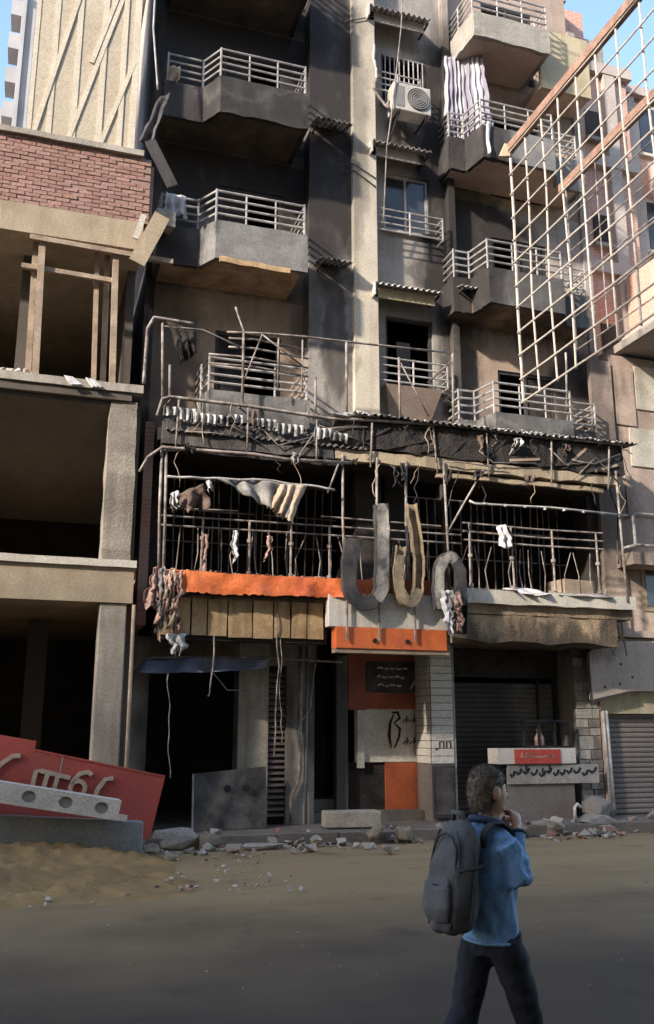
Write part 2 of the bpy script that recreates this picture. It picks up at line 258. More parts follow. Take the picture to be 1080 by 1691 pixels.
# ------------------------------------------------------------------ mesh helpers
WL = {}
class MB:
    def __init__(s): s.v = []; s.f = []
    def add(s, vs, fs):
        k = len(s.v); s.v += [Vector(p) for p in vs]; s.f += [[i + k for i in q] for q in fs]; return s
    def box(s, x0, x1, y0, y1, z0, z1):
        return s.add([(x0, y0, z0), (x1, y0, z0), (x1, y1, z0), (x0, y1, z0), (x0, y0, z1), (x1, y0, z1), (x1, y1, z1), (x0, y1, z1)],
                     [(0, 3, 2, 1), (4, 5, 6, 7), (0, 1, 5, 4), (1, 2, 6, 5), (2, 3, 7, 6), (3, 0, 4, 7)])
    def obox(s, c, size, rot):
        m = Matrix.Translation(c) @ rot.to_4x4(); a, b_, d = [q / 2 for q in size]
        k = MB().box(-a, a, -b_, b_, -d, d)
        return s.add([m @ p for p in k.v], k.f)
    def prism(s, poly, z0, z1):
        n = len(poly)
        return s.add([(x, y, z0) for x, y in poly] + [(x, y, z1) for x, y in poly],
                     [list(range(n))[::-1], list(range(n, 2 * n))] + [(i, (i + 1) % n, n + (i + 1) % n, n + i) for i in range(n)])
    def exy(s, poly, y0, y1):          # polygon in x,z extruded along y
        n = len(poly)
        return s.add([(x, y0, z) for x, z in poly] + [(x, y1, z) for x, z in poly],
                     [list(range(n)), list(range(n, 2 * n))[::-1]] + [(i, n + i, n + (i + 1) % n, (i + 1) % n) for i in range(n)])
    def tube(s, pts, r, n=6, r2=None):
        pts = [Vector(p) for p in pts]; rings = []
        up = Vector((0, 0, 1)); prevx = None
        for i, p in enumerate(pts):
            t = (pts[min(i + 1, len(pts) - 1)] - pts[max(i - 1, 0)]).normalized()
            x = t.cross(up)
            if x.length < .15: x = t.cross(Vector((0, 1, 0)))
            x.normalize()
            if prevx is not None and x.dot(prevx) < 0: x = -x
            prevx = x; y = t.cross(x)
            rr = r if r2 is None else r + (r2 - r) * i / max(1, len(pts) - 1)
            rings.append([p + (x * math.cos(a) + y * math.sin(a)) * rr for a in [2 * math.pi * k / n for k in range(n)]])
        vs = [q for ring in rings for q in ring]; fs = []
        for i in range(len(pts) - 1):
            for k in range(n): fs.append((i * n + k, i * n + (k + 1) % n, (i + 1) * n + (k + 1) % n, (i + 1) * n + k))
        fs.append(list(range(n))[::-1]); fs.append([len(vs) - n + k for k in range(n)])
        return s.add(vs, fs)
    def sbar(s, a, b_, wd, ht=None):    # square bar from a to b
        a, b_ = Vector(a), Vector(b_); t = b_ - a; L = t.length
        q = t.to_track_quat('X', 'Z').to_matrix()
        return s.obox((a + b_) / 2, (L, wd, ht or wd), q)
    def wallpath(s, pts, th, z0, z1):   # thin wall following a plan polyline
        for i in range(len(pts) - 1):
            a, b_ = Vector((*pts[i], 0)), Vector((*pts[i + 1], 0)); t = (b_ - a).normalized(); nrm = Vector((-t.y, t.x, 0)) * th
            e = t * (.003 * (i % 2))
            poly = [(a - e).xy, (b_ + e).xy, (b_ + nrm).xy, (a + nrm).xy]
            s.prism([(p.x, p.y) for p in poly], z0 + .003 * (i % 2), z1 - .003 * (i % 2))
        return s
    def loft(s, rings, n=14):            # rings: (center, halfx vec, halfy vec)
        vs = []; fs = []
        for c, hx, hy in rings:
            c, hx, hy = Vector(c), Vector(hx), Vector(hy)
            vs += [c + hx * math.cos(2 * math.pi * k / n) + hy * math.sin(2 * math.pi * k / n) for k in range(n)]
        for i in range(len(rings) - 1):
            for k in range(n): fs.append((i * n + k, i * n + (k + 1) % n, (i + 1) * n + (k + 1) % n, (i + 1) * n + k))
        fs.append(list(range(n))[::-1]); fs.append([len(vs) - n + k for k in range(n)])
        return s.add(vs, fs)
    def limb(s, pts, radii, n=12):
        pts = [Vector(p) for p in pts]; rings = []
        for i, p in enumerate(pts):
            t = (pts[min(i + 1, len(pts) - 1)] - pts[max(i - 1, 0)]).normalized()
            x = t.cross(Vector((0, 1, 0)))
            if x.length < .1: x = t.cross(Vector((1, 0, 0)))
            x.normalize(); y = t.cross(x); r = radii[i]
            rings.append((p, x * r, y * r))
        return s.loft(rings, n)
    def stroke(s, pts, wd, y0, y1):      # flat stroke in x,z extruded y0..y1
        P = [Vector((x, z)) for x, z in pts]; L, Rr = [], []
        for i, p in enumerate(P):
            t = (P[min(i + 1, len(P) - 1)] - P[max(i - 1, 0)]).normalized(); nn = Vector((-t.y, t.x)) * (wd[i] if isinstance(wd, (list, tuple)) else wd) / 2
            L.append(p + nn); Rr.append(p - nn)
        for i in range(len(P) - 1):
            self_poly = [L[i], Rr[i], Rr[i + 1], L[i + 1]]
            k = len(s.v)
            s.v += [Vector((q.x, y0, q.y)) for q in self_poly] + [Vector((q.x, y1, q.y)) for q in self_poly]
            fs = [(0, 1, 2, 3), (7, 6, 5, 4), (0, 4, 5, 1), (2, 6, 7, 3)]
            if i == 0: fs.append((0, 3, 7, 4)[::-1])
            if i == 0: fs[-1] = (1, 5, 4, 0)
            fs = [(0, 1, 2, 3), (7, 6, 5, 4), (1, 5, 6, 2), (3, 7, 4, 0)] + ([(0, 4, 5, 1)] if i == 0 else []) + ([(2, 6, 7, 3)] if i == len(P) - 2 else [])
            s.f += [[a + k for a in q] for q in fs]
        return s

def mesh_from(mb, name, smooth=False, fix=True):
    me = bpy.data.meshes.new(name); me.from_pydata([tuple(v) for v in mb.v], [], mb.f)
    if fix:
        bm = bmesh.new(); bm.from_mesh(me); bmesh.ops.recalc_face_normals(bm, faces=bm.faces); bm.to_mesh(me); bm.free()
    if smooth:
        for p in me.polygons: p.use_smooth = True
    me.update(); return me
def tag(o, label=None, cat=None, group=None, kind=None):
    if label: o['label'] = label
    if cat: o['category'] = cat
    if group: o['group'] = group
    if kind: o['kind'] = kind
    return o
def empty(name, loc, label=None, cat=None, group=None, rz=0.0, local=False):
    o = bpy.data.objects.new(name, None); COL.objects.link(o); o.location = loc; o.rotation_euler = (0, 0, rz); o.empty_display_size = .2
    WL[o.name] = Vector((0, 0, 0)) if local else Vector(loc)
    return tag(o, label, cat, group)
def ob(name, mb, m, parent=None, smooth=False, bevel=0.0, label=None, cat=None, group=None, kind=None, solid=0.0, origin=None):
    lo = Vector([min(v[i] for v in mb.v) for i in range(3)]); hi = Vector([max(v[i] for v in mb.v) for i in range(3)])
    c = Vector(origin) if origin else Vector(((lo.x + hi.x) / 2, (lo.y + hi.y) / 2, lo.z))
    q = MB(); q.v = [v - c for v in mb.v]; q.f = mb.f
    me = mesh_from(q, name, smooth); o = bpy.data.objects.new(name, me); COL.objects.link(o)
    me.materials.append(M[m] if isinstance(m, str) else m)
    if parent is not None:
        o.parent = parent; o.location = c - WL[parent.name]
    else: o.location = c
    WL[o.name] = c
    if bevel > 0:
        b = o.modifiers.new('bevel', 'BEVEL'); b.width = bevel; b.segments = 2; b.limit_method = 'ANGLE'
    if solid > 0:
        b = o.modifiers.new('solid', 'SOLIDIFY'); b.thickness = solid; b.offset = 0
    return tag(o, label, cat, group, kind)
def inst(name, me, m, parent, loc, rot=(0, 0, 0), scale=(1, 1, 1)):
    o = bpy.data.objects.new(name, me); COL.objects.link(o); o.parent = parent
    o.location = Vector(loc) - WL[parent.name]; o.rotation_euler = rot; o.scale = scale; WL[o.name] = Vector(loc)
    return o
def bx(name, m, parent, *a, **k): return ob(name, MB().box(*a), m, parent, **k)

def roughbox(mb, x0, x1, y0, y1, z0, z1, step=.25, amp=.02, seed=0):
    """box whose faces are subdivided and knocked about, for broken concrete"""
    bm = bmesh.new(); bmesh.ops.create_cube(bm, size=1)
    L = max(x1 - x0, y1 - y0, z1 - z0); cuts = max(1, int(L / step))
    long_ax = [x1 - x0, y1 - y0, z1 - z0].index(L)
    es = [e for e in bm.edges if abs((e.verts[0].co - e.verts[1].co)[long_ax]) > .5]
    bmesh.ops.subdivide_edges(bm, edges=es, cuts=min(cuts, 40), use_grid_fill=True)
    for v in bm.verts:
        v.co = Vector((x0 + (v.co.x + .5) * (x1 - x0), y0 + (v.co.y + .5) * (y1 - y0), z0 + (v.co.z + .5) * (z1 - z0)))
        v.co += noise.noise_vector(v.co * 2.7 + Vector((seed, seed * 2, 3))) * amp
    mb.add([v.co.copy() for v in bm.verts], [[v.index for v in f.verts] for f in bm.faces]) if not bm.verts.index_update() else None
    bm.free(); return mb
def chunk(c, sx, sy, sz, seed, n=13):
    r = random.Random(seed); bm = bmesh.new()
    for _ in range(n):
        v = Vector((r.uniform(-1, 1), r.uniform(-1, 1), r.uniform(-1, 1)))
        v = v.normalized() * (r.uniform(.75, 1.0)) if v.length > 0 else v
        bm.verts.new((c[0] + v.x * sx, c[1] + v.y * sy, c[2] + max(v.z, -.7) * sz))
    res = bmesh.ops.convex_hull(bm, input=bm.verts)
    bmesh.ops.delete(bm, geom=[v for v in bm.verts if not v.link_faces], context='VERTS')
    bm.verts.index_update(); mb = MB().add([v.co.copy() for v in bm.verts], [[v.index for v in f.verts] for f in bm.faces]); bm.free(); return mb
def corr(x0, x1, ya, za, yb, zb, pitch=.09, amp=.02, ragged=0, seed=0, ny=3, per=6):
    """corrugated sheet, ridges running from edge a to edge b"""
    n = int((x1 - x0) / pitch * per); mb = MB(); r = random.Random(seed)
    d = Vector((0, yb - ya, zb - za)).normalized(); nr = Vector((0, -d.z, d.y))
    if nr.z < 0: nr = -nr
    rows = ny + 1; cut = [r.uniform(0, ragged) for _ in range(n // 5 + 3)]
    for i in range(n + 1):
        x = x0 + (x1 - x0) * i / n; h = amp * math.sin(2 * math.pi * (x - x0) / pitch)
        for j in range(rows):
            t = j / ny; t = t * (1 - (cut[i // 5] if j == ny else 0))
            mb.v.append(Vector((x, ya + (yb - ya) * t, za + (zb - za) * t)) + nr * h)
    for i in range(n):
        for j in range(ny): mb.f.append([i * rows + j, (i + 1) * rows + j, (i + 1) * rows + j + 1, i * rows + j + 1])
    return mb
def cloth(top, bot, nx=16, nz=10, amp=.04, seed=0, freq=6.0, ragged=0.0, lat=0.0):
    """hanging cloth between two 3-D polylines"""
    def at(pl, t):
        k = t * (len(pl) - 1); i = min(int(k), len(pl) - 2); return Vector(pl[i]).lerp(Vector(pl[i + 1]), k - i)
    mb = MB(); r = random.Random(seed)
    for i in range(nx + 1):
        a, b_ = at(top, i / nx), at(bot, i / nx); rg = r.uniform(0, ragged)
        for j in range(nz + 1):
            t = j / nz * (1 - rg); p = a.lerp(b_, t)
            p = p + Vector((noise.noise(p * 3 + Vector((seed, 0, 0))) * amp * .5, math.sin(i / nx * freq * math.pi + seed) * amp * (.25 + t) + noise.noise(p * 4 + Vector((0, seed, 0))) * amp, noise.noise(p * 5) * amp * .3))
            if lat: p.x += lat * t * (noise.noise(Vector((seed * 3.3, 0, p.z * 4.5))) + .6 * noise.noise(Vector((seed, 7, p.z * 11)))) ; p += noise.noise_vector(p * 13 + Vector((seed, seed, 0))) * lat * .22
            mb.v.append(p)
    for i in range(nx):
        for j in range(nz): mb.f.append([i * (nz + 1) + j, (i + 1) * (nz + 1) + j, (i + 1) * (nz + 1) + j + 1, i * (nz + 1) + j + 1])
    return mb
def wire(name, pts, r, m, label, cat='cable', group=None, sag=0.0, sub=8, wob=0.0, seed=0):
    P = [Vector(p) for p in pts]; out = []
    for i in range(len(P) - 1):
        for k in range(sub):
            t = k / sub; q = P[i].lerp(P[i + 1], t); q.z -= sag * 4 * t * (1 - t)
            if wob: q += noise.noise_vector(q * 3 + Vector((seed, 0, seed))) * wob
            out.append(q)
    out.append(P[-1])
    return ob(name, MB().tube(out, r, 6), m, smooth=True, label=label, cat=cat, group=group)

# ------------------------------------------------------------------ ground, pavement
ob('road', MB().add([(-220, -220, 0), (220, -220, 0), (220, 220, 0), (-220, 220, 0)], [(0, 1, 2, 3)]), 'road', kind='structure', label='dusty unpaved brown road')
side = ob('pavement', MB().box(1.75, 24, -1.62, 8, .004, .13), 'pave', kind='structure', label='dirty grey pavement in front of the shops')
kb = roughbox(MB(), 0, .98, 0, .22, 0, .165, step=.16, amp=.012, seed=3); kme = mesh_from(kb, 'kerb_stone'); kme.materials.append(M['kerb'])
for i in range(14):
    inst('kerb_stone', kme, 'kerb', side, (1.8 + i * 1.0, -1.86 + rnd.uniform(-.03, .03), .004), (rnd.uniform(-.02, .02), rnd.uniform(-.02, .02), rnd.uniform(-.03, .03)))

# ------------------------------------------------------------------ burnt apartment building
A = empty('apartment_building', (6.5, 0, 0), 'tall burnt apartment block blackened by soot above the shops', 'building')
bx('side_wall', 'plaster', A, 1.58, 1.76, -.05, 6, 3.3, 19.4)
bx('side_wall', 'plaster', A, 11.3, 11.5, -.05, 6, 0, 18.2)
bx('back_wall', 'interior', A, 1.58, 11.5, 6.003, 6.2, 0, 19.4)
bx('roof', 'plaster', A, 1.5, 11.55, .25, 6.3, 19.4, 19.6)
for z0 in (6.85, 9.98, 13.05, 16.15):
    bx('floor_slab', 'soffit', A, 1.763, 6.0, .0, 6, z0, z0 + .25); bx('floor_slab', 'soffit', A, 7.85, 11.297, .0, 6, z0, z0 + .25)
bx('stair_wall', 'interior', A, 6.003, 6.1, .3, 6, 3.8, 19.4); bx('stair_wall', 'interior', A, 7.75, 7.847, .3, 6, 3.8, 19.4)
# facade bays, storey by storey: left bay with a balcony door, pier, pillar, window bay, right bay
storeys = [(7.1, 9.98), (10.23, 13.05), (13.3, 16.15), (16.4, 19.4)]
for k, (z0, z1) in enumerate(storeys):
    mm = 'tan_wall' if k == 0 else 'plaster'
    f = MB().box(1.763, 2.95, 0, .2, z0, z1); f.box(4.25, 4.7, 0, .2, z0, z1); f.box(2.95, 4.25, 0, .2, z0 + 2.1, z1)
    ob('facade_wall', f, mm, A)
    d = MB().box(2.95, 3.02, .03, .12, z0, z0 + 2.1); d.box(4.18, 4.25, .03, .12, z0, z0 + 2.1); d.box(3.02, 4.18, .03, .12, z0 + 2.03, z0 + 2.1)
    dd = ob('balcony_door', d, 'darkmetal', A)
    bx('leaf', 'burnt', dd, 3.03, 3.55, .06, .1, z0 + .02, z0 + 2.02)
    bx('pier', 'greywall', A, 4.7, 5.597, -.38, .2, z0 - .25, z1)
    rm = 'pinkwall' if k in (0, 2, 3) else 'plaster'
    f = MB().box(7.85, 9.0, 0, .2, z0, z1); f.box(10.35, 11.297, 0, .2, z0, z1); f.box(9.0, 10.35, 0, .2, z0 + 2.05, z1)
    ob('facade_wall', f, rm, A)
    d = MB().box(9.0, 9.06, .03, .12, z0, z0 + 2.05); d.box(10.29, 10.35, .03, .12, z0, z0 + 2.05); d.box(9.06, 10.29, .03, .12, z0 + 1.98, z0 + 2.05); d.box(9.65, 9.7, .03, .12, z0, z0 + 1.98)
    dd = ob('balcony_door', d, 'darkmetal', A)
    bx('leaf', 'burnt', dd, 9.72, 10.27, .06, .1, z0 + .02, z0 + 1.97)
bx('pillar', 'pillar', A, 5.6, 6.12, -.5, .3, 6.75, 19.4, bevel=.015); bx('column', 'burnt', A, 5.6, 6.12, -.5, .3, 4.06, 6.747)
f = MB(); wins = [(8.45, 9.98), (11.95, 13.3), (15.0, 16.25)]
lo = 7.1
for (a, b_) in wins:
    f.box(6.123, 7.85, -.1, .1, lo, a); f.box(6.123, 6.42, -.1, .1, a, b_); f.box(7.47, 7.85, -.1, .1, a, b_); lo = b_
f.box(6.123, 7.85, -.1, .1, lo, 19.4)
ob('facade_wall', f, 'greywall', A)
bx('pilaster', 'plaster', A, 7.85, 8.0, -.28, -.003, 7.1, 19.4)
# windows of the stair bay
for i, (a, b_) in enumerate(wins):
    fr = MB().box(6.42, 6.48, -.04, .04, a, b_); fr.box(7.41, 7.47, -.04, .04, a, b_); fr.box(6.48, 7.41, -.04, .04, a, a + .06); fr.box(6.48, 7.41, -.04, .04, b_ - .06, b_)
    if i == 1: fr.box(6.92, 6.97, -.035, .035, a + .06, b_ - .06)
    wo = ob('window', fr, 'rail' if i == 1 else 'darkmetal', A)
    if i == 1:
        bx('pane', 'glass', wo, 6.48, 6.92, -.005, .005, a + .06, b_ - .06); bx('pane', 'glass', wo, 6.97, 7.41, -.005, .005, a + .06, b_ - .06)
    if i == 0:
        bx('pane', 'glass', wo, 6.7, 7.0, .005, .012, a + .06, b_ - .5)
    if i == 2:
        for q in range(9): ob('bar', MB().tube([(6.5 + q * .112, -.13, a + .02), (6.5 + q * .112, -.13, b_ - .05)], .014, 6), 'rail', wo)
        ob('bar', MB().tube([(6.44, -.13, b_ - .05), (7.44, -.13, b_ - .05)], .016, 6), 'rail', wo)
    bx('sill', 'greywall', wo, 6.36, 7.53, -.19, -.103, a - .07, a - .003)
    # guard rail in front of the sill
    zr = [(8.42, 8.9), (11.72, 12.2), (15.05, 15.5)][i]; g = None
    xe = 7.62 if i < 2 else 7.2
    g = ob('window_guard', MB().tube([(6.13, -.1, zr[0]), (6.13, -.42, zr[0]), (xe, -.42, zr[0]), (xe, -.1, zr[0])], .018, 6), 'rail', A)
    for q in range(1, 4):
        zz = zr[0] + (zr[1] - zr[0]) * q / 3
        ob('rail', MB().tube([(6.13, -.1, zz), (6.13, -.42, zz), (xe, -.42, zz), (xe, -.1, zz)], .018, 6), 'rail', g)
    for xx in (6.13, (6.13 + xe) / 2, xe):
        ob('post', MB().tube([(xx, -.42, zr[0] - .03), (xx, -.42, zr[1] + .02)], .02, 6), 'rail', g)
# sloped box under the lowest window guard and ledges under the others
ob('window_box', MB().add([(6.3, -.42, 8.36), (7.5, -.42, 8.36), (7.35, -.13, 7.75), (6.45, -.13, 7.75), (6.3, -.1, 8.36), (7.5, -.1, 8.36), (7.35, -.103, 7.75), (6.45, -.103, 7.75)],
   [(0, 1, 2, 3), (4, 5, 6, 7), (0, 4, 7, 3), (1, 5, 6, 2), (0, 1, 5, 4), (3, 2, 6, 7)]), 'pinkwall', A)
# corrugated awnings over the windows
for (xa, xb, z) in [(6.0, 7.45, 10.36), (5.98, 7.3, 13.58), (5.95, 7.38, 16.9)]:
    aw = ob('window_awning', corr(xa, xb, -.68, z, -.1, z + .2, pitch=.125, amp=.028), 'sheet', A, solid=.008)
    bx('side_plate', 'sheet', aw, xa - .03, xa - .004, -.68, -.12, z - .26, z + .03)
    bx('fascia', 'creamwall' if z < 11 else 'plaster', aw, xa, xb - .1, -.5, -.46, z - .22, z + .0)
    bx('bracket', 'darkmetal', aw, xb - .06, xb - .02, -.6, -.1, z - .06, z - .02)
for (xa, xb, z) in [(4.72, 5.5, 13.72), (4.82, 5.5, 10.62), (7.8, 8.35, 10.5)]:
    aw = ob('window_awning', corr(xa, xb, -.85, z, -.38, z + .14, pitch=.11, amp=.022), 'burntwhite', A, solid=.008)
    bx('bracket', 'darkmetal', aw, xa + .03, xa + .06, -.8, -.38, z - .06, z - .03)

# balconies
def chip(me, seed, cuts=7, amp=.016):
    bm = bmesh.new(); bm.from_mesh(me); bmesh.ops.subdivide_edges(bm, edges=bm.edges, cuts=cuts, use_grid_fill=True)
    for v in bm.verts:
        q = v.co + Vector((seed * 3.1, seed, 0)); d = noise.noise_vector(q * 3.1) * amp * .5 + noise.noise_vector(q * 9) * amp * .5
        edge_ = len({tuple(round(c, 1) for c in f.normal) for f in v.link_faces}) > 1
        v.co += d * (1.5 if edge_ else .55)
        if edge_ and noise.noise(q * 5) > .38: v.co.z -= .03
    bm.to_mesh(me); bm.free(); me.update()
def balcony(path, z, wallx, dark=False, rails=True, h=.78, sm='soffit', pm='balcony'):
    poly = [(path[0][0], 0)] + path + [(path[-1][0], 0)]
    slab = ob('balcony', MB().prism([(min(max(x, path[0][0] + .02), path[-1][0] - .02), y + .02 if 0 < i < len(poly) - 1 else y - .003) for i, (x, y) in enumerate(poly)], z + .01, z + .2), sm, A)
    full = [(path[0][0], -.005)] + path + [(path[-1][0], -.005)]
    po_ = ob('parapet', MB().wallpath(full, .09, z, z + h), pm, slab); chip(po_.data, z)
    if not rails: return slab
    inn = []
    for i, (x, y) in enumerate(full):
        inn.append((min(max(x, full[0][0] + .05), full[-1][0] - .05), y + .05 if y < -.1 else y))
    for k in range(1, 5):
        zz = z + h + k * .155 + .0
        pts = [(x, y, zz + rnd.uniform(-.006, .006)) for x, y in inn]
        ob('rail', MB().tube(pts, .024, 6), 'rail', slab)
    for i in range(1, len(inn) - 1):
        a, b_ = Vector(inn[i]), Vector(inn[i + 1]) if i + 1 < len(inn) - 1 else None
        ob('post', MB().tube([(*a, z + h - .02), (*a, z + h + .65)], .022, 6), 'rail', slab)
        if b_ is not None and (b_ - a).length > 1.2:
            for t in (1 / 3, 2 / 3):
                p = a.lerp(b_, t); ob('post', MB().tube([(*p, z + h - .02), (*p, z + h + .63)], .018, 6), 'rail', slab)
    return slab
LP = [(1.68, -.78), (2.42, -.78), (2.68, -1.22), (4.42, -1.22)]
RP = [(7.72, -.62), (8.12, -.62), (8.24, -1.2), (9.95, -1.2), (10.3, -.72), (10.9, -.72)]
for z in (10.03, 13.1, 16.2): balcony(LP, z, 1.6, sm='soffitochre' if z < 11 else 'soffit')
balcony(RP, 10.03, 7.7); balcony(RP, 13.33, 7.7, sm='soffitpink')
# topmost right balcony: deeper boxes, no chamfer rail on the wing
bt = balcony([(8.05, -.62), (8.12, -1.25), (9.97, -1.25), (10.0, -.78)], 16.25, 7.7, h=.62, sm='soffitpink', pm='beigeparapet')
bx('wing', 'creamwall', A, 10.003, 11.29, -.8, -.7, 15.75, 17.3)
bx('wing_soffit', 'soffitpink', A, 10.003, 11.29, -.697, -.003, 15.78, 15.95)
# second-storey balconies, half hidden by the burnt canopy
b2 = balcony([(2.55, -.7), (2.66, -1.15), (4.5, -1.15)], 6.98, 1.6, h=.55)
b3 = balcony(RP, 7.0, 7.7, h=.72)
# low parapet slabs leaning on the left balcony
# peeled plaster lip under the third-storey balcony box
lip = MB(); roughbox(lip, 2.75, 4.05, -1.3, -1.235, 9.93, 10.03, step=.12, amp=.03, seed=5); ob('loose_plaster', lip, 'cream', A)

# canopy storey: terrace slab, soot-black room behind it
bx('terrace_slab', 'soffit', A, 1.78, 10.95, -1.25, 6, 3.78, 4.05)
lip = MB(); roughbox(lip, 7.15, 10.98, -1.36, -1.253, 3.96, 4.2, step=.18, amp=.03, seed=9); ob('slab_edge', lip, 'paleconcrete', A)
lip = MB(); roughbox(lip, 7.15, 10.6, -1.22, -.3, 3.3, 3.775, step=.2, amp=.06, seed=19); ob('spalled_soffit', lip, 'soffit', A)
bx('room_wall', 'burnt', A, 1.77, 11.29, 2.2, 2.35, 4.06, 6.84)
bx('column', 'burnt', A, 1.78, 2.1, -.25, .1, 4.06, 6.84); bx('column', 'plaster', A, 6.3, 6.72, -.2, .2, 4.06, 6.84); bx('column', 'plaster', A, 10.75, 11.29, -.3, .2, 4.06, 6.84)
edge = MB(); roughbox(edge, 1.8, 10.95, -1.2, -.05, 6.5, 6.72, step=.3, amp=.03, seed=2); ob('burnt_ceiling', edge, 'burnt', A)
edge = MB(); roughbox(edge, 4.9, 10.85, -1.34, -1.2, 6.42, 6.62, step=.2, amp=.035, seed=4); ob('charred_beam', edge, 'tanbeam', A)
edge = MB(); roughbox(edge, 1.85, 4.95, -1.3, -1.22, 6.3, 6.5, step=.2, amp=.03, seed=6); ob('charred_beam', edge, 'burnt', A)
edge = MB(); roughbox(edge, 6.9, 10.5, -1.28, -1.2, 6.28, 6.36, step=.2, amp=.03, seed=8); ob('charred_beam', edge, 'tanbeam', A)
edge = MB(); roughbox(edge, 4.9, 10.95, -1.37, -1.25, 6.64, 7.2, step=.15, amp=.07, seed=41); ob('charred_fascia', edge, 'burnt', A)
edge = MB(); roughbox(edge, 1.85, 4.88, -1.35, -1.25, 6.4, 6.8, step=.15, amp=.05, seed=43); ob('charred_fascia', edge, 'burntsheet', A)
# window grilles at the back of the terrace
for xa, xb in [(2.2, 3.9), (4.0, 5.5), (6.8, 8.3), (8.4, 10.6)]:
    g = MB(); q = xa
    while q < xb:
        g.tube([(q, .35 + rnd.uniform(-.05, .05), 4.1), (q + rnd.uniform(-.06, .06), .35, 6.3)], .014, 5); q += .17
    for zz in (4.5, 5.1, 5.7, 6.3): g.tube([(xa, .35, zz), (xb, .35, zz)], .016, 5)
    ob('window_grille', g, 'pipe', A)

# ground floor
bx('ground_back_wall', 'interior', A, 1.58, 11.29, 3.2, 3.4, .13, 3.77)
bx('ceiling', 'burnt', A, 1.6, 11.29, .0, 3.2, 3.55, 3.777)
bx('pier', 'greywall', A, 1.58, 1.98, -.05, .35, .13, 3.3); bx('pier', 'concrete', A, 3.56, 4.1, -.02, .4, .13, 3.3)
bx('lintel', 'soffit', A, 1.985, 3.555, .0, .3, 2.85, 3.54); bx('lintel', 'plaster', A, 4.105, 5.0, .0, .3, 2.85, 3.54)
bx('wall', 'greywall', A, 4.43, 4.95, -.03, .3, .13, 2.845)
lv = bx('louvre_vent', 'black', A, 4.105, 4.425, .12, .2, .13, 2.845)
sl = MB().obox((0, 0, 0), (.32, .1, .016), Matrix.Rotation(R(35), 3, 'X')); sme = mesh_from(sl, 'slat'); sme.materials.append(M['shutter'])
for i in range(25): inst('slat', sme, None, lv, (4.265, .06, .3 + i * .1))
# entrance with orange shop panel
bx('entrance_wall', 'interior', A, 4.955, 5.7, 1.6, 1.7, .13, 3.54)
bx('step', 'pave', A, 4.96, 7.1, .1, 1.2, .134, .3); bx('step', 'pave', A, 4.96, 5.8, .5, 1.5, .303, .5)
bx('door_post', 'greywall', A, 5.5, 5.72, .35, .55, .13, 3.1)
P = bx('shop_panel', 'signwhite', A, 5.9, 7.38, .45, .52, 1.15, 3.3)
bx('frame', 'orangedark', P, 5.75, 6.1, .40, .447, 2.1, 3.2); bx('frame', 'orangedark', P, 6.1, 7.3, .40, .447, 2.12, 2.42); bx('frame', 'orangedark', P, 7.22, 7.38, .38, .44, 2.42, 3.2); bx('frame', 'orangedark', P, 6.1, 7.22, .40, .447, 3.02, 3.2)
ps = bx('poster', 'burntsheet', P, 6.12, 7.21, .425, .447, 2.43, 3.01)
tx = MB()
for k, zz in enumerate((2.88, 2.72, 2.56)):
    r = random.Random(k); x = 6.35
    while x < 6.95 - .1 * k:
        L = r.uniform(.05, .13); tx.stroke([(x, zz), (x + L * .5, zz + r.uniform(-.03, .03)), (x + L, zz)], .035, .418, .424); x += L + .03
tx.stroke([(7.02, 2.5), (7.1, 2.62), (7.18, 2.72)], .03, .416, .424)
ob('lettering', tx, 'signwhite', ps)
bx('white_post', 'tile', P, 5.92, 6.05, .38, .447, 1.05, 2.09)
gr = MB()
gr.stroke([(6.62, 1.4), (6.58, 1.62), (6.6, 1.85), (6.68, 2.04)], [.02, .06, .05, .02], .44, .448)
gr.stroke([(6.64, 2.06), (6.76, 2.06), (6.80, 1.95), (6.68, 1.86), (6.80, 1.76), (6.78, 1.6), (6.68, 1.4)], [.03, .05, .05, .03, .05, .04, .02], .44, .448)
for (x0, z0, nn) in [(6.86, 1.9, 5), (6.86, 1.5, 6)]:
    x = x0; pts = []
    for k in range(nn * 2 + 1): pts.append((x + k * .036, z0 + (.035 if k % 2 else -.03) + .01 * math.sin(k * 2.3)))
    gr.stroke(pts, .022, .44, .448)
    for k in (1, 3, 4): gr.stroke([(x0 + k * .075, z0), (x0 + k * .075 + .012, z0 + .1)], .02, .439, .4475)
ob('graffiti', gr, 'black', P)
bx('orange_base', 'orangedark', A, 6.5, 7.35, .46, .53, .3, 1.147); bx('dark_base', 'burnt', A, 5.75, 6.497, .5, .56, .3, 1.147)
# white tiled pillar
TP = bx('tiled_pillar', 'grout', A, 7.12, 7.58, -.26, .4, .13, 3.3)
tme = mesh_from(MB().box(-.218, .218, -.012, .012, -.062, .062), 'tile'); tme.materials.append(M['tile'])
tme2 = mesh_from(MB().box(-.012, .012, -.31, .31, -.062, .062), 'tile'); tme2.materials.append(M['tile'])
z = 1.2
while z < 3.25:
    inst('tile', tme, None, TP, (7.35, -.268 + rnd.uniform(-.003, .003), z), (rnd.uniform(-.01, .01), 0, rnd.uniform(-.008, .008)))
    inst('tile', tme2, None, TP, (7.112 + rnd.uniform(-.003, .003), .06, z)); z += .136
cb = bx('meter_cabinet', 'darkmetal', A, 7.12, 7.54, -.36, -.263, .2, 1.1); bx('cabinet_door', 'burntsheet', cb, 7.15, 7.51, -.375, -.362, .25, 1.05)
bx('edge_strip', 'rail', A, 7.585, 7.625, -.26, -.2, .13, 3.3)
lg = MB()
for xx in (7.28, 7.42):
    lg.stroke([(xx, 1.4), (xx, 1.52), (xx + .08, 1.52), (xx + .08, 1.4)], .025, -.287, -.281)
lg.stroke([(7.2, 1.38), (7.25, 1.4)], .025, -.287, -.281)
ob('logo', lg, 'black', A)
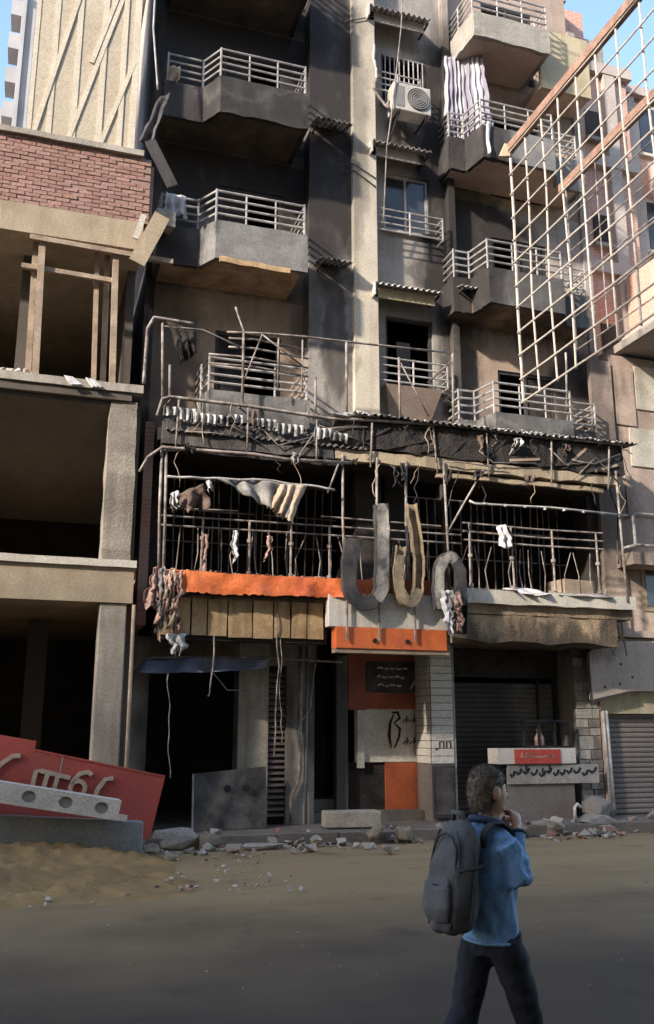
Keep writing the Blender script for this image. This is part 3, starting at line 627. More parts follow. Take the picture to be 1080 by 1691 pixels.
# soot-streaked roller shutter between pillar and stone pier
SH = empty('roller_shutter', (8.9, .5, .13)); SH.parent = A; SH.location = Vector((8.9, .5, .13)) - WL[A.name]; WL[SH.name] = Vector((8.9, .5, .13))
sme = mesh_from(MB().add([(-1.28, 0, -.048), (1.28, 0, -.048), (1.28, -.02, -.02), (-1.28, -.02, -.02), (1.28, -.02, .02), (-1.28, -.02, .02), (1.28, 0, .045), (-1.28, 0, .045), (-1.28, .012, -.048), (1.28, .012, -.048), (1.28, .012, .045), (-1.28, .012, .045)],
    [(0, 1, 2, 3), (3, 2, 4, 5), (5, 4, 6, 7), (8, 9, 10, 11), (0, 1, 9, 8), (7, 6, 10, 11), (0, 3, 5, 7, 11, 8), (1, 2, 4, 6, 10, 9)]), 'slat'); sme.materials.append(M['sootshutter'])
for i in range(26): inst('slat', sme, None, SH, (8.93, .5, .2 + i * .096), (rnd.uniform(-.03, .03), 0, 0))
bx('guide_rail', 'darkmetal', SH, 10.16, 10.22, .35, .55, .13, 3.3); bx('guide_rail', 'darkmetal', SH, 9.78, 9.82, .4, .46, 1.5, 3.3)
bx('shutter_box', 'burnt', SH, 7.63, 10.2, .3, .9, 2.75, 3.54)
bx('lintel', 'soffit', A, 7.6, 10.7, -.35, .28, 3.3, 3.54)
# stone pier with single blocks
SP = bx('stone_pier', 'grout', A, 10.23, 10.76, -.2, .4, .13, 3.3)
sb = [mesh_from(roughbox(MB(), -.5, .5, -.03, .03, -.5, .5, step=.5, amp=.02, seed=i), 'stone_block') for i in range(3)]
for i, s_ in enumerate(sb): s_.materials.append(M['stone1'] if i != 1 else M['stone2'])
z = .16
while z < 3.25:
    hgt = rnd.uniform(.14, .26); cut = rnd.uniform(.18, .36)
    if z + hgt > 3.3: break
    for (xa, xb) in ((10.24, 10.24 + cut), (10.25 + cut, 10.75)):
        inst('stone_block', rnd.choice(sb), None, SP, ((xa + xb) / 2, -.215 + rnd.uniform(-.012, .012), z + hgt / 2), (rnd.uniform(-.03, .03), 0, rnd.uniform(-.03, .03)), (xb - xa - .015, 1, hgt - .015))
    z += hgt
# cladding panels under the orange band
CP = bx('cladding_frame', 'burnt', A, 1.97, 4.8, -1.22, -1.0, 3.15, 3.77)
x = 1.98
for i, wd in enumerate((.22, .27, .27, .34, .42, .36, .3, .28, .3)):
    if x + wd > 4.82: break
    cpo = MB(); roughbox(cpo, x, x + wd - .026, -1.275, -1.225, 3.2 + rnd.uniform(0, .03), 3.83, step=.2, amp=.008, seed=i); ob('panel', cpo, 'cream', CP); x += wd

# ------------------------------------------------------------------ shop band, sign and letters
FB = ob('fascia_band', cloth([(1.8, -1.44, 4.26), (3.0, -1.5, 4.22), (4.2, -1.47, 4.23), (5.55, -1.5, 4.24)], [(1.84, -1.48, 3.88), (3.2, -1.53, 3.86), (4.4, -1.5, 3.89), (5.5, -1.53, 3.9)], 90, 12, .035, 31, 9, .08, .03), 'orange', solid=.03, label='long bright orange fascia band along the burnt terrace', cat='sign')
bx('backing', 'burnt', FB, 1.98, 5.55, -1.42, -1.28, 3.87, 4.15)
cr = MB()
for k in range(46):
    q = chunk((1.95 + k * .078, -1.47 + rnd.uniform(-.02, .02), 4.235 + rnd.uniform(-.015, .02)), rnd.uniform(.02, .06), .025, rnd.uniform(.008, .022), k + 300); cr.add(q.v, q.f)
ob('torn_edge', cr, 'rag', FB)
S = empty('shop_sign', (5.85, -1.5, 3.05), 'white and orange shop sign with big burnt letters over the entrance', 'sign')
bx('white_panel', 'signwhite', S, 4.74, 6.95, -1.5, -1.3, 3.42, 4.02, bevel=.01)
bx('orange_panel', 'orange', S, 4.86, 6.9, -1.53, -1.28, 3.06, 3.415, bevel=.01)
bx('orange_panel', 'orangedark', S, 5.57, 6.9, -1.45, -1.3, 4.025, 4.3)
bx('bottom_trim', 'wood', S, 4.86, 6.95, -1.5, -1.3, 2.99, 3.055)
def arc(cx, cz, rx, rz, a0, a1, n=10): return [(cx + rx * math.cos(R(a0 + (a1 - a0) * k / n)), cz + rz * math.sin(R(a0 + (a1 - a0) * k / n))) for k in range(n + 1)]
def offset(pts, d):
    P_ = [Vector(p) for p in pts]; o_ = []
    for i, p in enumerate(P_):
        t = (P_[min(i + 1, len(P_) - 1)] - P_[max(i - 1, 0)]).normalized(); dd = d[i] if isinstance(d, (list, tuple)) else d
        o_.append((p.x - t.y * dd, p.y + t.x * dd))
    return o_
def dens(pts, n_=4):
    o_ = []
    for i in range(len(pts) - 1):
        for k in range(n_): t = k / n_; o_.append((pts[i][0] * (1 - t) + pts[i + 1][0] * t, pts[i][1] * (1 - t) + pts[i + 1][1] * t))
    return o_ + [pts[-1]]
def channel(pts, wd, m, face=None, seed=0, fm='letter', face2=None):
    """hollow channel letter: back plate, two return walls, and what is left of its face"""
    pts = dens(pts); n_ = len(pts); r_ = random.Random(seed)
    pts = [(x + noise.noise(Vector((x * 6, z * 6, seed))) * .018, z + noise.noise(Vector((x * 6, z * 6, seed + 9))) * .018) for x, z in pts]
    wl2 = [wd * (1 + .14 * noise.noise(Vector((x * 5, z * 5, seed + 3)))) for x, z in pts]
    q = MB().stroke(pts, wl2, -1.63, -1.6)
    o = ob('letter', q, m, S)
    for sg in (-1, 1):
        off = offset(pts, [sg * v / 2 for v in wl2]); q = MB()
        for i in range(n_ - 1):
            dep = -1.75 - .02 * noise.noise(Vector((off[i][0] * 8, off[i][1] * 8, sg)))
            q.stroke([off[i], off[i + 1]], .016, dep, -1.628)
        ob('return_wall', q, m, o)
    for fk, (face, fm) in enumerate([(face, fm), (face2, 'letterburnt')]):
        if not face: continue
        i0, i1 = int(face[0] * (n_ - 1)), int(face[1] * (n_ - 1))
        seg = pts[i0:i1 + 1]; ww = [v - .012 for v in wl2[i0:i1 + 1]]; ww[-1] *= .55; ww[0] *= .7
        ob('face', MB().stroke(seg, ww, -1.752 - .003 * fk, -1.742), fm, o)
channel([(5.09, 4.9), (5.04, 4.5)] + arc(5.33, 4.2, .3, .4, 180, 360, 10) + [(5.64, 4.6), (5.65, 5.1), (5.63, 5.56)], .23, 'letterburnt', (.6, 1.0), 1, 'letter', (0, .6))
channel([(5.99, 4.83), (5.94, 4.5)] + arc(6.12, 4.22, .19, .36, 180, 360, 8) + [(6.33, 4.6), (6.28, 5.1), (6.2, 5.6)], .17, 'letteryellow', (.05, .7), 2, 'letteryellow')
channel([(6.7, 3.76), (6.68, 4.1)] + arc(6.9, 4.35, .21, .33, 180, 0, 10) + [(7.12, 4.0), (7.09, 3.35)], .19, 'letterburnt', (.0, .66), 3, 'letter', (.66, .95))
for xx, z1 in ((5.04, 4.4), (5.62, 3.9), (6.28, 3.9), (6.96, 4.1)):
    ob('rod', MB().tube([(xx, -1.58, 3.2), (xx, -1.58, z1)], .022, 6), 'pipe', S)
for (x, z) in ((5.55, 3.2), (6.15, 3.2)): ob('bolt', MB().tube([(x, -1.56, z), (x, -1.53, z)], .04, 8), 'black', S)

# ------------------------------------------------------------------ burnt canopy frame over the terrace
C = empty('canopy_frame', (6.3, -1.3, 4.2), 'bent steel canopy frame with burnt roofing over the terrace', 'canopy')
def cp(name, pts, r=.028, m='pipe'): return ob(name, MB().tube(pts, r * .78, 6), m, C, smooth=True)
for x, z1 in ((1.86, 6.3), (1.93, 6.3), (5.05, 6.5), (5.7, 6.5), (6.27, 6.5), (7.02, 6.55), (10.75, 6.7)):
    j = rnd.uniform(-.03, .03); cp('post', [(x + .04, -1.36, 4.1), (x + j, -1.36, 5.3), (x, -1.36, z1)], .032)
cp('beam', [(1.62, -1.42, 6.1), (1.85, -1.42, 6.3), (3.4, -1.42, 6.33), (4.0, -1.43, 6.29), (5.2, -1.42, 6.34)], .038)
cp('beam', [(1.75, -1.42, 6.85), (1.82, -1.42, 7.15), (1.95, -1.42, 7.2), (3.4, -1.42, 7.19), (4.8, -1.43, 7.12), (5.6, -1.42, 7.18), (7.2, -1.42, 7.26), (9.2, -1.44, 7.22), (11.1, -1.42, 7.26)], .04)
for x in (2.1, 3.3, 4.55, 5.6, 6.8, 7.9, 9.3, 10.6):
    cp('strut', [(x, -1.42, 7.18), (x + rnd.uniform(-.08, .08), -1.4, 6.3)], .024)
for x in (2.0, 3.2, 4.4, 5.6, 6.8, 8.0, 9.2, 10.4):
    cp('rafter', [(x, -1.42, 7.2), (x + rnd.uniform(-.1, .1), -.1, 7.45)], .026)
cp('strut', [(1.62, -1.42, 6.1), (1.5, -1.42, 5.85)], .03)
cp('strut', [(7.83, -1.42, 6.49), (7.4, -1.4, 5.8), (7.05, -1.36, 5.2)], .026)
cp('strut', [(4.95, -1.42, 6.3), (4.75, -1.42, 5.75)], .024)
cp('hanging_bar', [(7.49, -1.42, 5.83), (7.6, -1.42, 5.78), (9.2, -1.42, 5.83), (10.9, -1.42, 5.8)], .026, 'sheet')
for k in range(7): ob('clip', chunk((7.8 + k * .42, -1.43, 5.79), .045, .03, .035, k), 'sheet', C)
# roofing sheets left on it
for (xa, xb, z, rg) in [(1.85, 2.4, 7.02, .5), (2.32, 2.95, 6.96, .6), (2.9, 3.2, 7.0, .7), (3.38, 3.8, 6.98, .7), (3.75, 4.3, 6.93, .5), (4.5, 4.85, 6.92, .7), (4.8, 5.12, 6.86, .6)]:
    ob('roofing_sheet', corr(xa, xb, -1.46, z - .0, -1.40, z - .2, pitch=.11, amp=.03, ragged=rg, seed=int(xa * 7)), 'burntwhite', C, solid=.006)
ob('roofing_sheet', corr(1.9, 5.5, -1.4, 6.62, -1.0, 7.05, pitch=.12, amp=.02, ragged=.25, seed=4), 'burntsheet', C, solid=.006)
for (xa, xb, z0, sd_) in [(5.2, 6.4, 7.26, 1), (6.42, 8.0, 7.24, 2), (8.02, 9.6, 7.24, 3), (9.62, 11.2, 7.26, 5)]:
    ob('roofing_sheet', corr(xa, xb, -1.52, z0, -.7, z0 + .1, pitch=.13, amp=.026, ragged=.3, seed=sd_), 'burntwhite' if sd_ == 3 else 'burntsheet', C, solid=.008)
cr = MB()
for k in range(60):
    x = 5.2 + k * .1; chk = chunk((x, -1.54, 7.25 + rnd.uniform(-.02, .02)), rnd.uniform(.02, .055), .03, rnd.uniform(.012, .03), k); cr.add(chk.v, chk.f)
ob('ash_crust', cr, 'burntwhite', C, kind='stuff')
ob('ash_heap', chunk((5.45, -1.35, 7.27), .45, .2, .07, 77, 24), 'burntwhite', C); ob('ash_heap', chunk((4.95, -1.4, 7.2), .25, .12, .06, 78, 24), 'burntwhite', C)
# pergola stubs standing above it
for pts in ([(1.83, -1.36, 7.2), (1.77, -1.36, 8.62)], [(1.95, -1.36, 7.2), (1.93, -1.36, 7.8)], [(3.21, -1.36, 7.2), (3.2, -1.36, 8.62), (3.05, -1.36, 9.05)], [(4.54, -1.36, 7.15), (4.54, -1.36, 7.9)],
            [(5.13, -1.36, 7.2), (5.13, -1.36, 8.69)], [(7.25, -1.36, 7.25), (7.28, -1.36, 8.74)], [(6.17, -1.36, 7.25), (6.17, -1.36, 8.5)]):
    cp('stub_post', pts, .03)
cp('top_rail', [(2.9, -1.36, 8.55), (3.6, -1.36, 8.62), (4.3, -1.36, 8.66), (5.6, -1.36, 8.69), (7.28, -1.36, 8.74)], .026)
cp('brace', [(7.28, -1.36, 8.6), (7.1, -.6, 8.4)], .022); cp('brace', [(3.2, -1.36, 7.6), (3.55, -1.36, 8.62)], .02); cp('brace', [(3.5, -1.36, 8.62), (4.28, -1.36, 8.1)], .02)
cp('brace', [(6.2, -1.36, 8.4), (6.75, -1.36, 7.4)], .018); cp('brace', [(1.77, -1.36, 8.5), (2.5, -1.2, 8.6), (3.15, -1.36, 8.3)], .022)
for k, zz in enumerate((7.95, 8.12, 8.3, 8.47)):
    cp('cross_rail', [(2.6 if k < 2 else 2.95, -1.3, zz), (3.4, -1.31, zz + .03), (4.42, -1.3, zz - .03)], .024)
for x in (3.85, 4.3): cp('stub_post', [(x, -1.33, 7.6), (x, -1.33, 8.65)], .02)

r = random.Random(21)
for k in range(34):
    x = r.uniform(1.9, 10.9); z = r.choice((7.15, 6.4, 6.35, 7.18)); L_ = r.uniform(.15, .75)
    p = Vector((x, -1.44 + r.uniform(-.06, .1), z)); pts = [p]
    for q in range(5): p = p + Vector((r.uniform(-.09, .09), r.uniform(-.04, .04), -L_ / 5)); pts.append(p)
    cp('hanging_wire', pts, r.uniform(.007, .013), r.choice(('darkmetal', 'darkmetal', 'wood')))
for k in range(16):
    x = r.uniform(1.95, 10.6); z = r.choice((7.12, 6.42, 6.38)); wd = r.uniform(.06, .22); L_ = r.uniform(.12, .42)
    ob('charred_shred', cloth([(x, -1.45, z), (x + wd, -1.45, z)], [(x + r.uniform(-.1, .1), -1.46, z - L_), (x + wd * r.uniform(0, .8), -1.46, z - L_ * r.uniform(.5, 1))], 6, 10, .06, k, 3, .5, .15), r.choice(('burnt', 'burnt', 'cloth_grey', 'cloth_brown', 'burntwhite')), C, smooth=True, solid=.005)
for k in range(10):
    x = r.uniform(2.0, 10.0); cp('bent_bar', [(x, -1.4, 6.4 + r.uniform(0, .7)), (x + r.uniform(.2, .6), -1.42, 6.5 + r.uniform(0, .6)), (x + r.uniform(.7, 1.4), -1.4, 6.4 + r.uniform(0, .7))], .016)
for k in range(9):
    x = 5.3 + k * .62; ob('burnt_lath', MB().sbar((x, -1.38, 6.62 + r.uniform(0, .1)), (x + r.uniform(.4, .9), -1.37, 6.75 + r.uniform(-.1, .4)), .03, .05), r.choice(('burnt', 'burnt', 'wood')), C)

# ------------------------------------------------------------------ terrace fence
F = empty('terrace_fence', (6.2, -1.2, 4.2), 'thin metal terrace railing with knobbed balusters above the orange band', 'railing')
def fp(name, pts, r=.02): return ob(name, MB().tube(pts, r * .85, 6), 'pipe', F)
for z in (5.03, 5.19): fp('rail', [(1.9, -1.2, z), (4.6, -1.2, z + .02), (7.4, -1.2, z + .03)])
for z in (5.12, 5.28, 5.44): fp('rail', [(7.45, -1.2, z + .02), (9.0, -1.2, z), (10.45, -1.2, z + .02)])
fp('rail', [(4.7, -1.2, 5.38), (7.0, -1.2, 5.36)], .018); fp('rail', [(2.3, -1.22, 5.33), (3.2, -1.22, 5.36)], .016)
for x in (2.62, 3.42, 4.16, 4.85, 5.9, 6.6, 7.58, 8.44, 9.32, 10.3):
    b = fp('baluster', [(x + rnd.uniform(-.03, .03), -1.2, 4.06), (x, -1.2, 5.2 if x < 7.4 else 5.45)], .024)
    for zz in (4.3, 4.85): ob('knob', MB().tube([(x, -1.2, zz - .03), (x, -1.2, zz), (x, -1.2, zz + .03)], .045, 8), 'pipe', b)
for k in range(34):
    x = 2.2 + k * .24 + rnd.uniform(-.05, .05)
    if rnd.random() < .75: fp('bar', [(x, -1.12, 4.06), (x + rnd.uniform(-.1, .1), -1.1, 4.6), (x + rnd.uniform(-.12, .12), -1.14, 5.05)], .011)

# ------------------------------------------------------------------ cloths and rags
ob('tarpaulin', cloth([(2.75, -1.5, 5.82), (3.4, -1.5, 5.84), (4.3, -1.5, 5.82)], [(2.95, -1.48, 5.72), (3.55, -1.5, 5.42), (4.02, -1.52, 5.12)], 30, 16, .07, 3, 7, .1, .05), 'cloth_grey', smooth=True, solid=.006, label='torn grey tarpaulin hanging from a cord on the terrace', cat='tarpaulin')
ob('torn_cloth', cloth([(3.85, -1.56, 5.8), (4.32, -1.56, 5.82)], [(3.65, -1.55, 5.36), (4.05, -1.57, 5.08)], 18, 16, .06, 8, 6, .15, .06), 'cloth_tan', smooth=True, solid=.006, label='pale tan torn cloth corner at the tarpaulin tip', cat='cloth')
ob('torn_cloth', cloth([(2.05, -1.46, 5.45), (2.55, -1.46, 5.72)], [(2.1, -1.46, 5.1), (2.7, -1.46, 5.2)], 14, 14, .09, 5, 4, .45, .14), 'cloth_brown', smooth=True, solid=.006, label='small brown scorched rag beside the left terrace post', cat='cloth')
for i, (x, z, h_, lab) in enumerate([(2.0, 5.5, .35, 'white shred of cloth tied to the left terrace post'), (2.6, 5.75, .22, 'small white shred knotted on the tarpaulin cord')]):
    ob('torn_cloth', cloth([(x, -1.53, z), (x + .12, -1.53, z + .03)], [(x + .02, -1.53, z - h_), (x + .13, -1.53, z - h_ * .7)], 8, 12, .08, i, 4, .55, .16), 'cloth_white', smooth=True, solid=.006, label=lab, cat='cloth')
wire('cord', [(1.95, -1.5, 5.78), (2.7, -1.5, 5.82), (3.6, -1.5, 5.86), (4.85, -1.5, 5.8)], .022, 'sheet', 'whitish cord stretched between posts holding the grey tarpaulin', 'cord', wob=.03)
for i, (x, z0, z1, m_, lab) in enumerate([(3.12, 5.0, 4.35, 'cloth_white', 'white and brown rag strip hanging on the fence below the tarpaulin'), (3.72, 4.95, 4.5, 'rag', 'narrow pinkish strip dangling below the tan cloth corner'), (2.62, 4.9, 4.2, 'rag', 'pale strip wound around the first left baluster')]):
    ob('rag_strip', cloth([(x, -1.3, z0), (x + .09, -1.3, z0)], [(x - .02, -1.3, z1), (x + .03, -1.3, z1)], 6, 18, .05, i * 3, 2, .3, .14), m_, smooth=True, solid=.006, label=lab, cat='rag')
ob('towel', cloth([(8.12, -1.27, 5.45), (8.3, -1.27, 5.46)], [(8.18, -1.29, 4.98), (8.4, -1.29, 5.0)], 10, 16, .06, 2, 3, .15, .1), 'cloth_white', smooth=True, solid=.01, label='white towel hung over the terrace railing', cat='towel')
ob('cloth_heap', cloth([(8.25, -1.1, 4.28), (8.7, -1.1, 4.32), (9.1, -1.1, 4.26)], [(8.3, -1.42, 4.2), (8.75, -1.42, 4.12), (9.2, -1.42, 4.18)], 14, 8, .06, 5, 5), 'cloth_white', smooth=True, solid=.015, label='crumpled white cloth lying on the terrace edge', cat='cloth')
ob('cloth_heap', cloth([(9.2, -1.15, 4.24), (10.4, -1.15, 4.27)], [(9.3, -1.41, 4.17), (10.45, -1.41, 4.16)], 14, 8, .03, 6, 4), 'cloth_grey', smooth=True, solid=.015, label='dark scorched blanket lying at the right terrace edge', cat='blanket')
ob('cardboard', MB().obox((9.9, -.85, 4.35), (.75, .5, .36), Matrix.Rotation(R(8), 3, 'Z')), 'wood', label='brown cardboard box on the terrace behind the railing', cat='box', bevel=.01)
for i in range(5):
    x = 1.78 + i * .09; ob('rag_strip', cloth([(x, -1.53, 4.25 - i * .03), (x + .12, -1.53, 4.26)], [(x + rnd.uniform(-.2, .1), -1.53, 3.45 - (i % 3) * .3), (x + .06, -1.53, 3.5 - (i % 2) * .3)], 8, 26, .06, i, 3, .4, .17), ['rag', 'cloth_grey', 'rag', 'cloth_tan', 'rag'][i], smooth=True, solid=.006, label=['leftmost pinkish strip of the shredded bunch at the orange band end', 'grey strip, second from left in the shredded bunch at the band end', 'middle pinkish strip of the shredded bunch at the orange band end', 'tan strip in the shredded bunch at the left end of the orange band', 'rightmost pinkish strip of the shredded bunch at the band end'][i], cat='rag', group='shredded strips at the band end')
ob('torn_cloth', cloth([(2.05, -1.45, 3.2), (2.4, -1.45, 3.25)], [(2.12, -1.45, 2.83), (2.28, -1.45, 2.87)], 10, 12, .08, 9, 4, .4, .15), 'cloth_white', smooth=True, solid=.006, label='white triangular scrap below the cladding at the left corner', cat='cloth')
for i in range(3):
    x = 6.72 + i * .1; ob('rag_strip', cloth([(x - .04, -1.8, 4.1 - i * .05), (x + .1, -1.8, 4.1)], [(x + .06, -1.8, 3.35), (x + .14, -1.8, 3.1 + .1 * i)], 8, 24, .08, i + 20, 3, .35, .22), ['cloth_white', 'cloth_grey', 'rag'][i], smooth=True, solid=.006, label=['white scorched strip peeling from the right end of the shop sign', 'grey scorched strip at the right end of the shop sign', 'pinkish scorched strip at the right end of the shop sign'][i], cat='rag', group='scorched strips at the sign end')
ob('tarpaulin', cloth([(1.82, -.6, 2.86), (2.8, -.6, 2.93), (3.95, -.6, 2.93)], [(1.7, -.7, 2.62), (2.8, -.75, 2.66), (3.85, -.7, 2.75)], 24, 6, .07, 4, 7), 'blue_tarp', smooth=True, solid=.008, label='blue tarpaulin strip hung over the dark left shop opening', cat='tarpaulin')
wire('awning_pole', [(1.55, -.55, 2.66), (1.95, -.6, 2.9), (3.9, -.6, 2.95), (5.3, -.55, 2.9)], .022, 'pipe', 'thin horizontal pole carrying the blue tarpaulin', 'pole')

ob('towel', cloth([(1.78, -.86, 11.38), (2.15, -.86, 11.38)], [(1.74, -.9, 10.85), (2.2, -.9, 10.9)], 14, 12, .06, 12, 5, .2, .1), 'cloth_white', smooth=True, solid=.008, label='white cloth draped on the left balcony railing below the bent metal sheet', cat='cloth')
ob('cloth_heap', cloth([(1.75, -.8, 14.15), (1.95, -.8, 14.2)], [(1.7, -.75, 13.8), (1.98, -.78, 13.8)], 8, 8, .06, 13, 3, .2, .1), 'cloth_tan', smooth=True, solid=.01, label='pale board-like rag standing on the top left balcony', cat='cloth')
for i, (z0_, z1_) in enumerate(((16.55, 16.75), (13.05, 12.8), (12.9, 12.6))):
    wire('cable', [(5.45, -.4, z0_), (5.62, -.53, z0_ - .02), (6.08, -.53, z1_), (6.2, -.12, z1_ + .05)], .012, 'darkmetal', ['dark cable crossing the bright pillar beside the upper barred window', 'upper of two dark cables crossing the bright pillar below the air conditioner', 'lower of two dark cables crossing the bright pillar below the air conditioner'][i])
# curtain on the right balcony
me_c = cloth([(7.82, -.4, 16.3), (8.2, -.45, 16.35), (8.56, -.75, 16.25)], [(7.76, -.44, 13.75), (8.2, -.5, 13.85), (8.6, -.95, 14.15)], 60, 24, .075, 2, 17)
cu = ob('curtain', me_c, 'stripes', smooth=True, solid=.008, label='purple and white striped curtain hanging on the upper right balcony', cat='curtain')
uv = cu.data.uv_layers.new(name='UVMap')
for lp in cu.data.loops: uv.data[lp.index].uv = ((lp.vertex_index // 25) / 60, (lp.vertex_index % 25) / 24)
ob('rag_strip', cloth([(8.3, -1.27, 14.15), (8.4, -1.27, 14.15)], [(8.3, -1.27, 13.35), (8.38, -1.27, 13.35)], 4, 10, .04, 1), 'cloth_white', smooth=True, solid=.006, label='white cloth tail hanging below the striped curtain', cat='cloth')

# ------------------------------------------------------------------ air conditioner
AC = empty('air_conditioner', (6.85, -.5, 14.4), 'dirty white air conditioner unit on brackets beside the bright pillar', 'air conditioner')
bx('casing', 'white', AC, 6.44, 7.3, -.72, -.36, 14.42, 15.08, bevel=.02)
fan = ob('fan_grille', MB().tube([(7.0, -.745, 14.75), (7.0, -.722, 14.75)], .26, 24), 'acgrille', AC)
for k in range(5): ob('ring', MB().tube([(7.0 + .05 * (k + 1) * math.cos(a), -.75, 14.75 + .05 * (k + 1) * math.sin(a)) for a in [2 * math.pi * q / 24 for q in range(25)]], .006, 4), 'darkmetal', fan)
bx('grille_panel', 'acgrille', AC, 6.5, 6.68, -.728, -.72, 14.5, 15.0)
for x in (6.55, 7.18):
    ob('bracket', MB().box(x, x + .04, -.74, -.1, 14.38, 14.417).sbar((x + .02, -.7, 14.37), (x + .02, -.12, 14.05), .03), 'darkmetal', AC)
wire('cable', [(6.2, -.5, 15.3), (6.05, -.55, 14.9), (6.3, -.55, 14.7), (6.38, -.55, 14.5), (6.42, -.5, 14.75)], .03, 'pipe', 'grey hose looping at the left of the air conditioner', wob=.08)
wire('cable', [(6.12, -.45, 16.4), (6.08, -.5, 15.7), (6.15, -.5, 15.2)], .03, 'white', 'white pipe beside the barred upper window', wob=.03)
wire('cable', [(6.75, -.8, 18.5), (6.62, -.78, 16.4), (6.4, -.74, 14.4), (6.25, -.75, 13.4), (6.25, -.5, 11.8)], .014, 'pipe', 'thin pale cable running down past the air conditioner')

# ------------------------------------------------------------------ hanging wires at the shop front
wl_ = [([(2.12, -1.3, 2.6), (2.16, -1.3, 1.8), (2.22, -1.3, 1.0)], .014, 'long thin wire hanging in front of the dark left opening'),
       ([(2.85, -1.3, 3.2), (2.84, -1.3, 2.75), (2.78, -1.3, 2.25)], .022, 'short thick wire hanging below the cladding panels'),
       ([(3.9, -1.3, 3.9), (3.92, -1.3, 2.6), (3.88, -1.3, 1.3)], .02, 'long pale frayed wire hanging in front of the concrete pier'),
       ([(3.98, -1.3, 3.2), (3.96, -1.3, 2.4), (4.0, -1.3, 1.5)], .014, 'second thin wire beside the pale frayed one'),
       ([(2.85, -1.3, 2.6), (3.1, -1.3, 2.35), (3.4, -1.3, 2.38)], .016, 'drooping loop of cable under the blue tarpaulin'),
       ([(3.95, -1.2, 2.1), (4.3, -1.2, 1.75), (4.6, -1.0, 2.1), (4.7, -.9, 2.9)], .014, 'dark cable swagging across the louvre vent')]
for i, (pts, r_, lab) in enumerate(wl_): wire('cable', pts, r_ * .62, 'pipe' if i < 4 else 'darkmetal', lab, wob=.05, seed=i)
D = ob('drain_pipe', MB().tube([(4.66, -.12, 3.2), (4.66, -.12, 1.0), (4.62, -.12, .85), (4.5, -.12, .6), (4.5, -.12, .14)], .035, 8), 'pipe', smooth=True, label='grey drain pipe with an offset bend beside the louvre vent', cat='pipe')
ob('drain_pipe', MB().tube([(4.78, -.1, 3.2), (4.78, -.1, .14)], .028, 8), 'shutter', smooth=True, label='straight darker pipe right of the bent drain pipe', cat='pipe')
ob('drain_pipe', MB().tube([(1.52, -1.44, 3.65), (1.53, -1.44, .1)], .03, 8), 'wood', smooth=True, label='slim brown pipe along the left building corner column', cat='pipe')

# ------------------------------------------------------------------ board and kiosk at the ground floor
B = ob('leaning_board', MB().add([(2.72, -.62, .14), (3.98, -.5, .14), (4.0, -.3, 1.12), (2.74, -.42, 1.02), (2.72, -.57, .14), (3.98, -.45, .14), (4.0, -.25, 1.12), (2.74, -.37, 1.02)],
    [(0, 1, 2, 3), (4, 5, 6, 7), (0, 1, 5, 4), (1, 2, 6, 5), (2, 3, 7, 6), (3, 0, 4, 7)]), 'burntsheet', label='scorched grey board leaning against the pier at the left opening', cat='board')
ob('edge_trim', MB().sbar((2.71, -.62, .14), (2.73, -.42, 1.02), .03), 'rail', B)
for x in (3.3, 3.62): ob('socket_hole', MB().tube([(x, -.50, .78), (x, -.44, .78)], .06, 10), 'black', B)
K = empty('kiosk_counter', (9.3, -.4, .13), 'sooty kiosk counter with a red sign in front of the shutter', 'kiosk')
bx('body', 'shutter', K, 8.5, 9.98, -.42, -.05, .134, .75)
bx('banner', 'stone1', K, 8.55, 10.5, -.47, -.423, .76, 1.1)
bx('top_board', 'tile', K, 8.35, 10.0, -.5, -.1, 1.12, 1.4)
rp = bx('red_sign', 'redpanel', K, 8.69, 9.66, -.52, -.503, 1.12, 1.38)
tx = MB(); r = random.Random(3); x = 8.8
while x < 9.5:
    L = r.uniform(.05, .12); tx.stroke([(x, 1.24), (x + L * .4, 1.24 + r.uniform(-.03, .05)), (x + L, 1.235)], .03, -.526, -.5205)
    if r.random() < .5: tx.stroke([(x + L * .5, 1.27), (x + L * .5, 1.32)], .025, -.526, -.5205)
    x += L + .02
ob('lettering', tx, 'rag', rp)
tx = MB(); x = 8.6
while x < 10.35:
    L = r.uniform(.07, .16); zz = .97 + r.uniform(-.03, .03)
    tx.stroke([(x, zz), (x + L * .3, zz - .05), (x + L * .7, zz - .02), (x + L, zz + .05)], .045, -.477, -.4705)
    if r.random() < .5: tx.stroke([(x + L * .5, zz), (x + L * .55, zz + .1)], .035, -.478, -.4705)
    x += L + .03
ob('lettering', tx, 'black', K)
G = empty('window_guard', (9.45, -.35, 1.41), 'black barred frame standing on the kiosk counter', 'grille')
for a, b_ in (((8.97, 1.42), (8.97, 1.9)), ((9.97, 1.42), (9.97, 1.9)), ((8.97, 1.9), (9.97, 1.9)), ((8.97, 1.42), (9.97, 1.42)), ((9.3, 1.42), (9.3, 1.9)), ((9.64, 1.42), (9.64, 1.9))):
    ob('bar', MB().sbar((a[0], -.38, a[1]), (b_[0], -.38, b_[1]), .045), 'black', G)
ob('bottle', MB().loft([((9.35, -.3, 1.405), (.09, 0, 0), (0, .09, 0)), ((9.35, -.3, 1.6), (.09, 0, 0), (0, .09, 0)), ((9.35, -.3, 1.68), (.04, 0, 0), (0, .04, 0)), ((9.35, -.3, 1.75), (.04, 0, 0), (0, .04, 0))]), 'rag', smooth=True, label='pale bottle standing behind the barred frame on the counter', cat='bottle')
ob('sack_pile', chunk((10.25, -.7, .33), .36, .26, .28, 5, 34), 'stone2', bevel=.03, label='slumped grey sack at the foot of the stone pier', cat='sack')

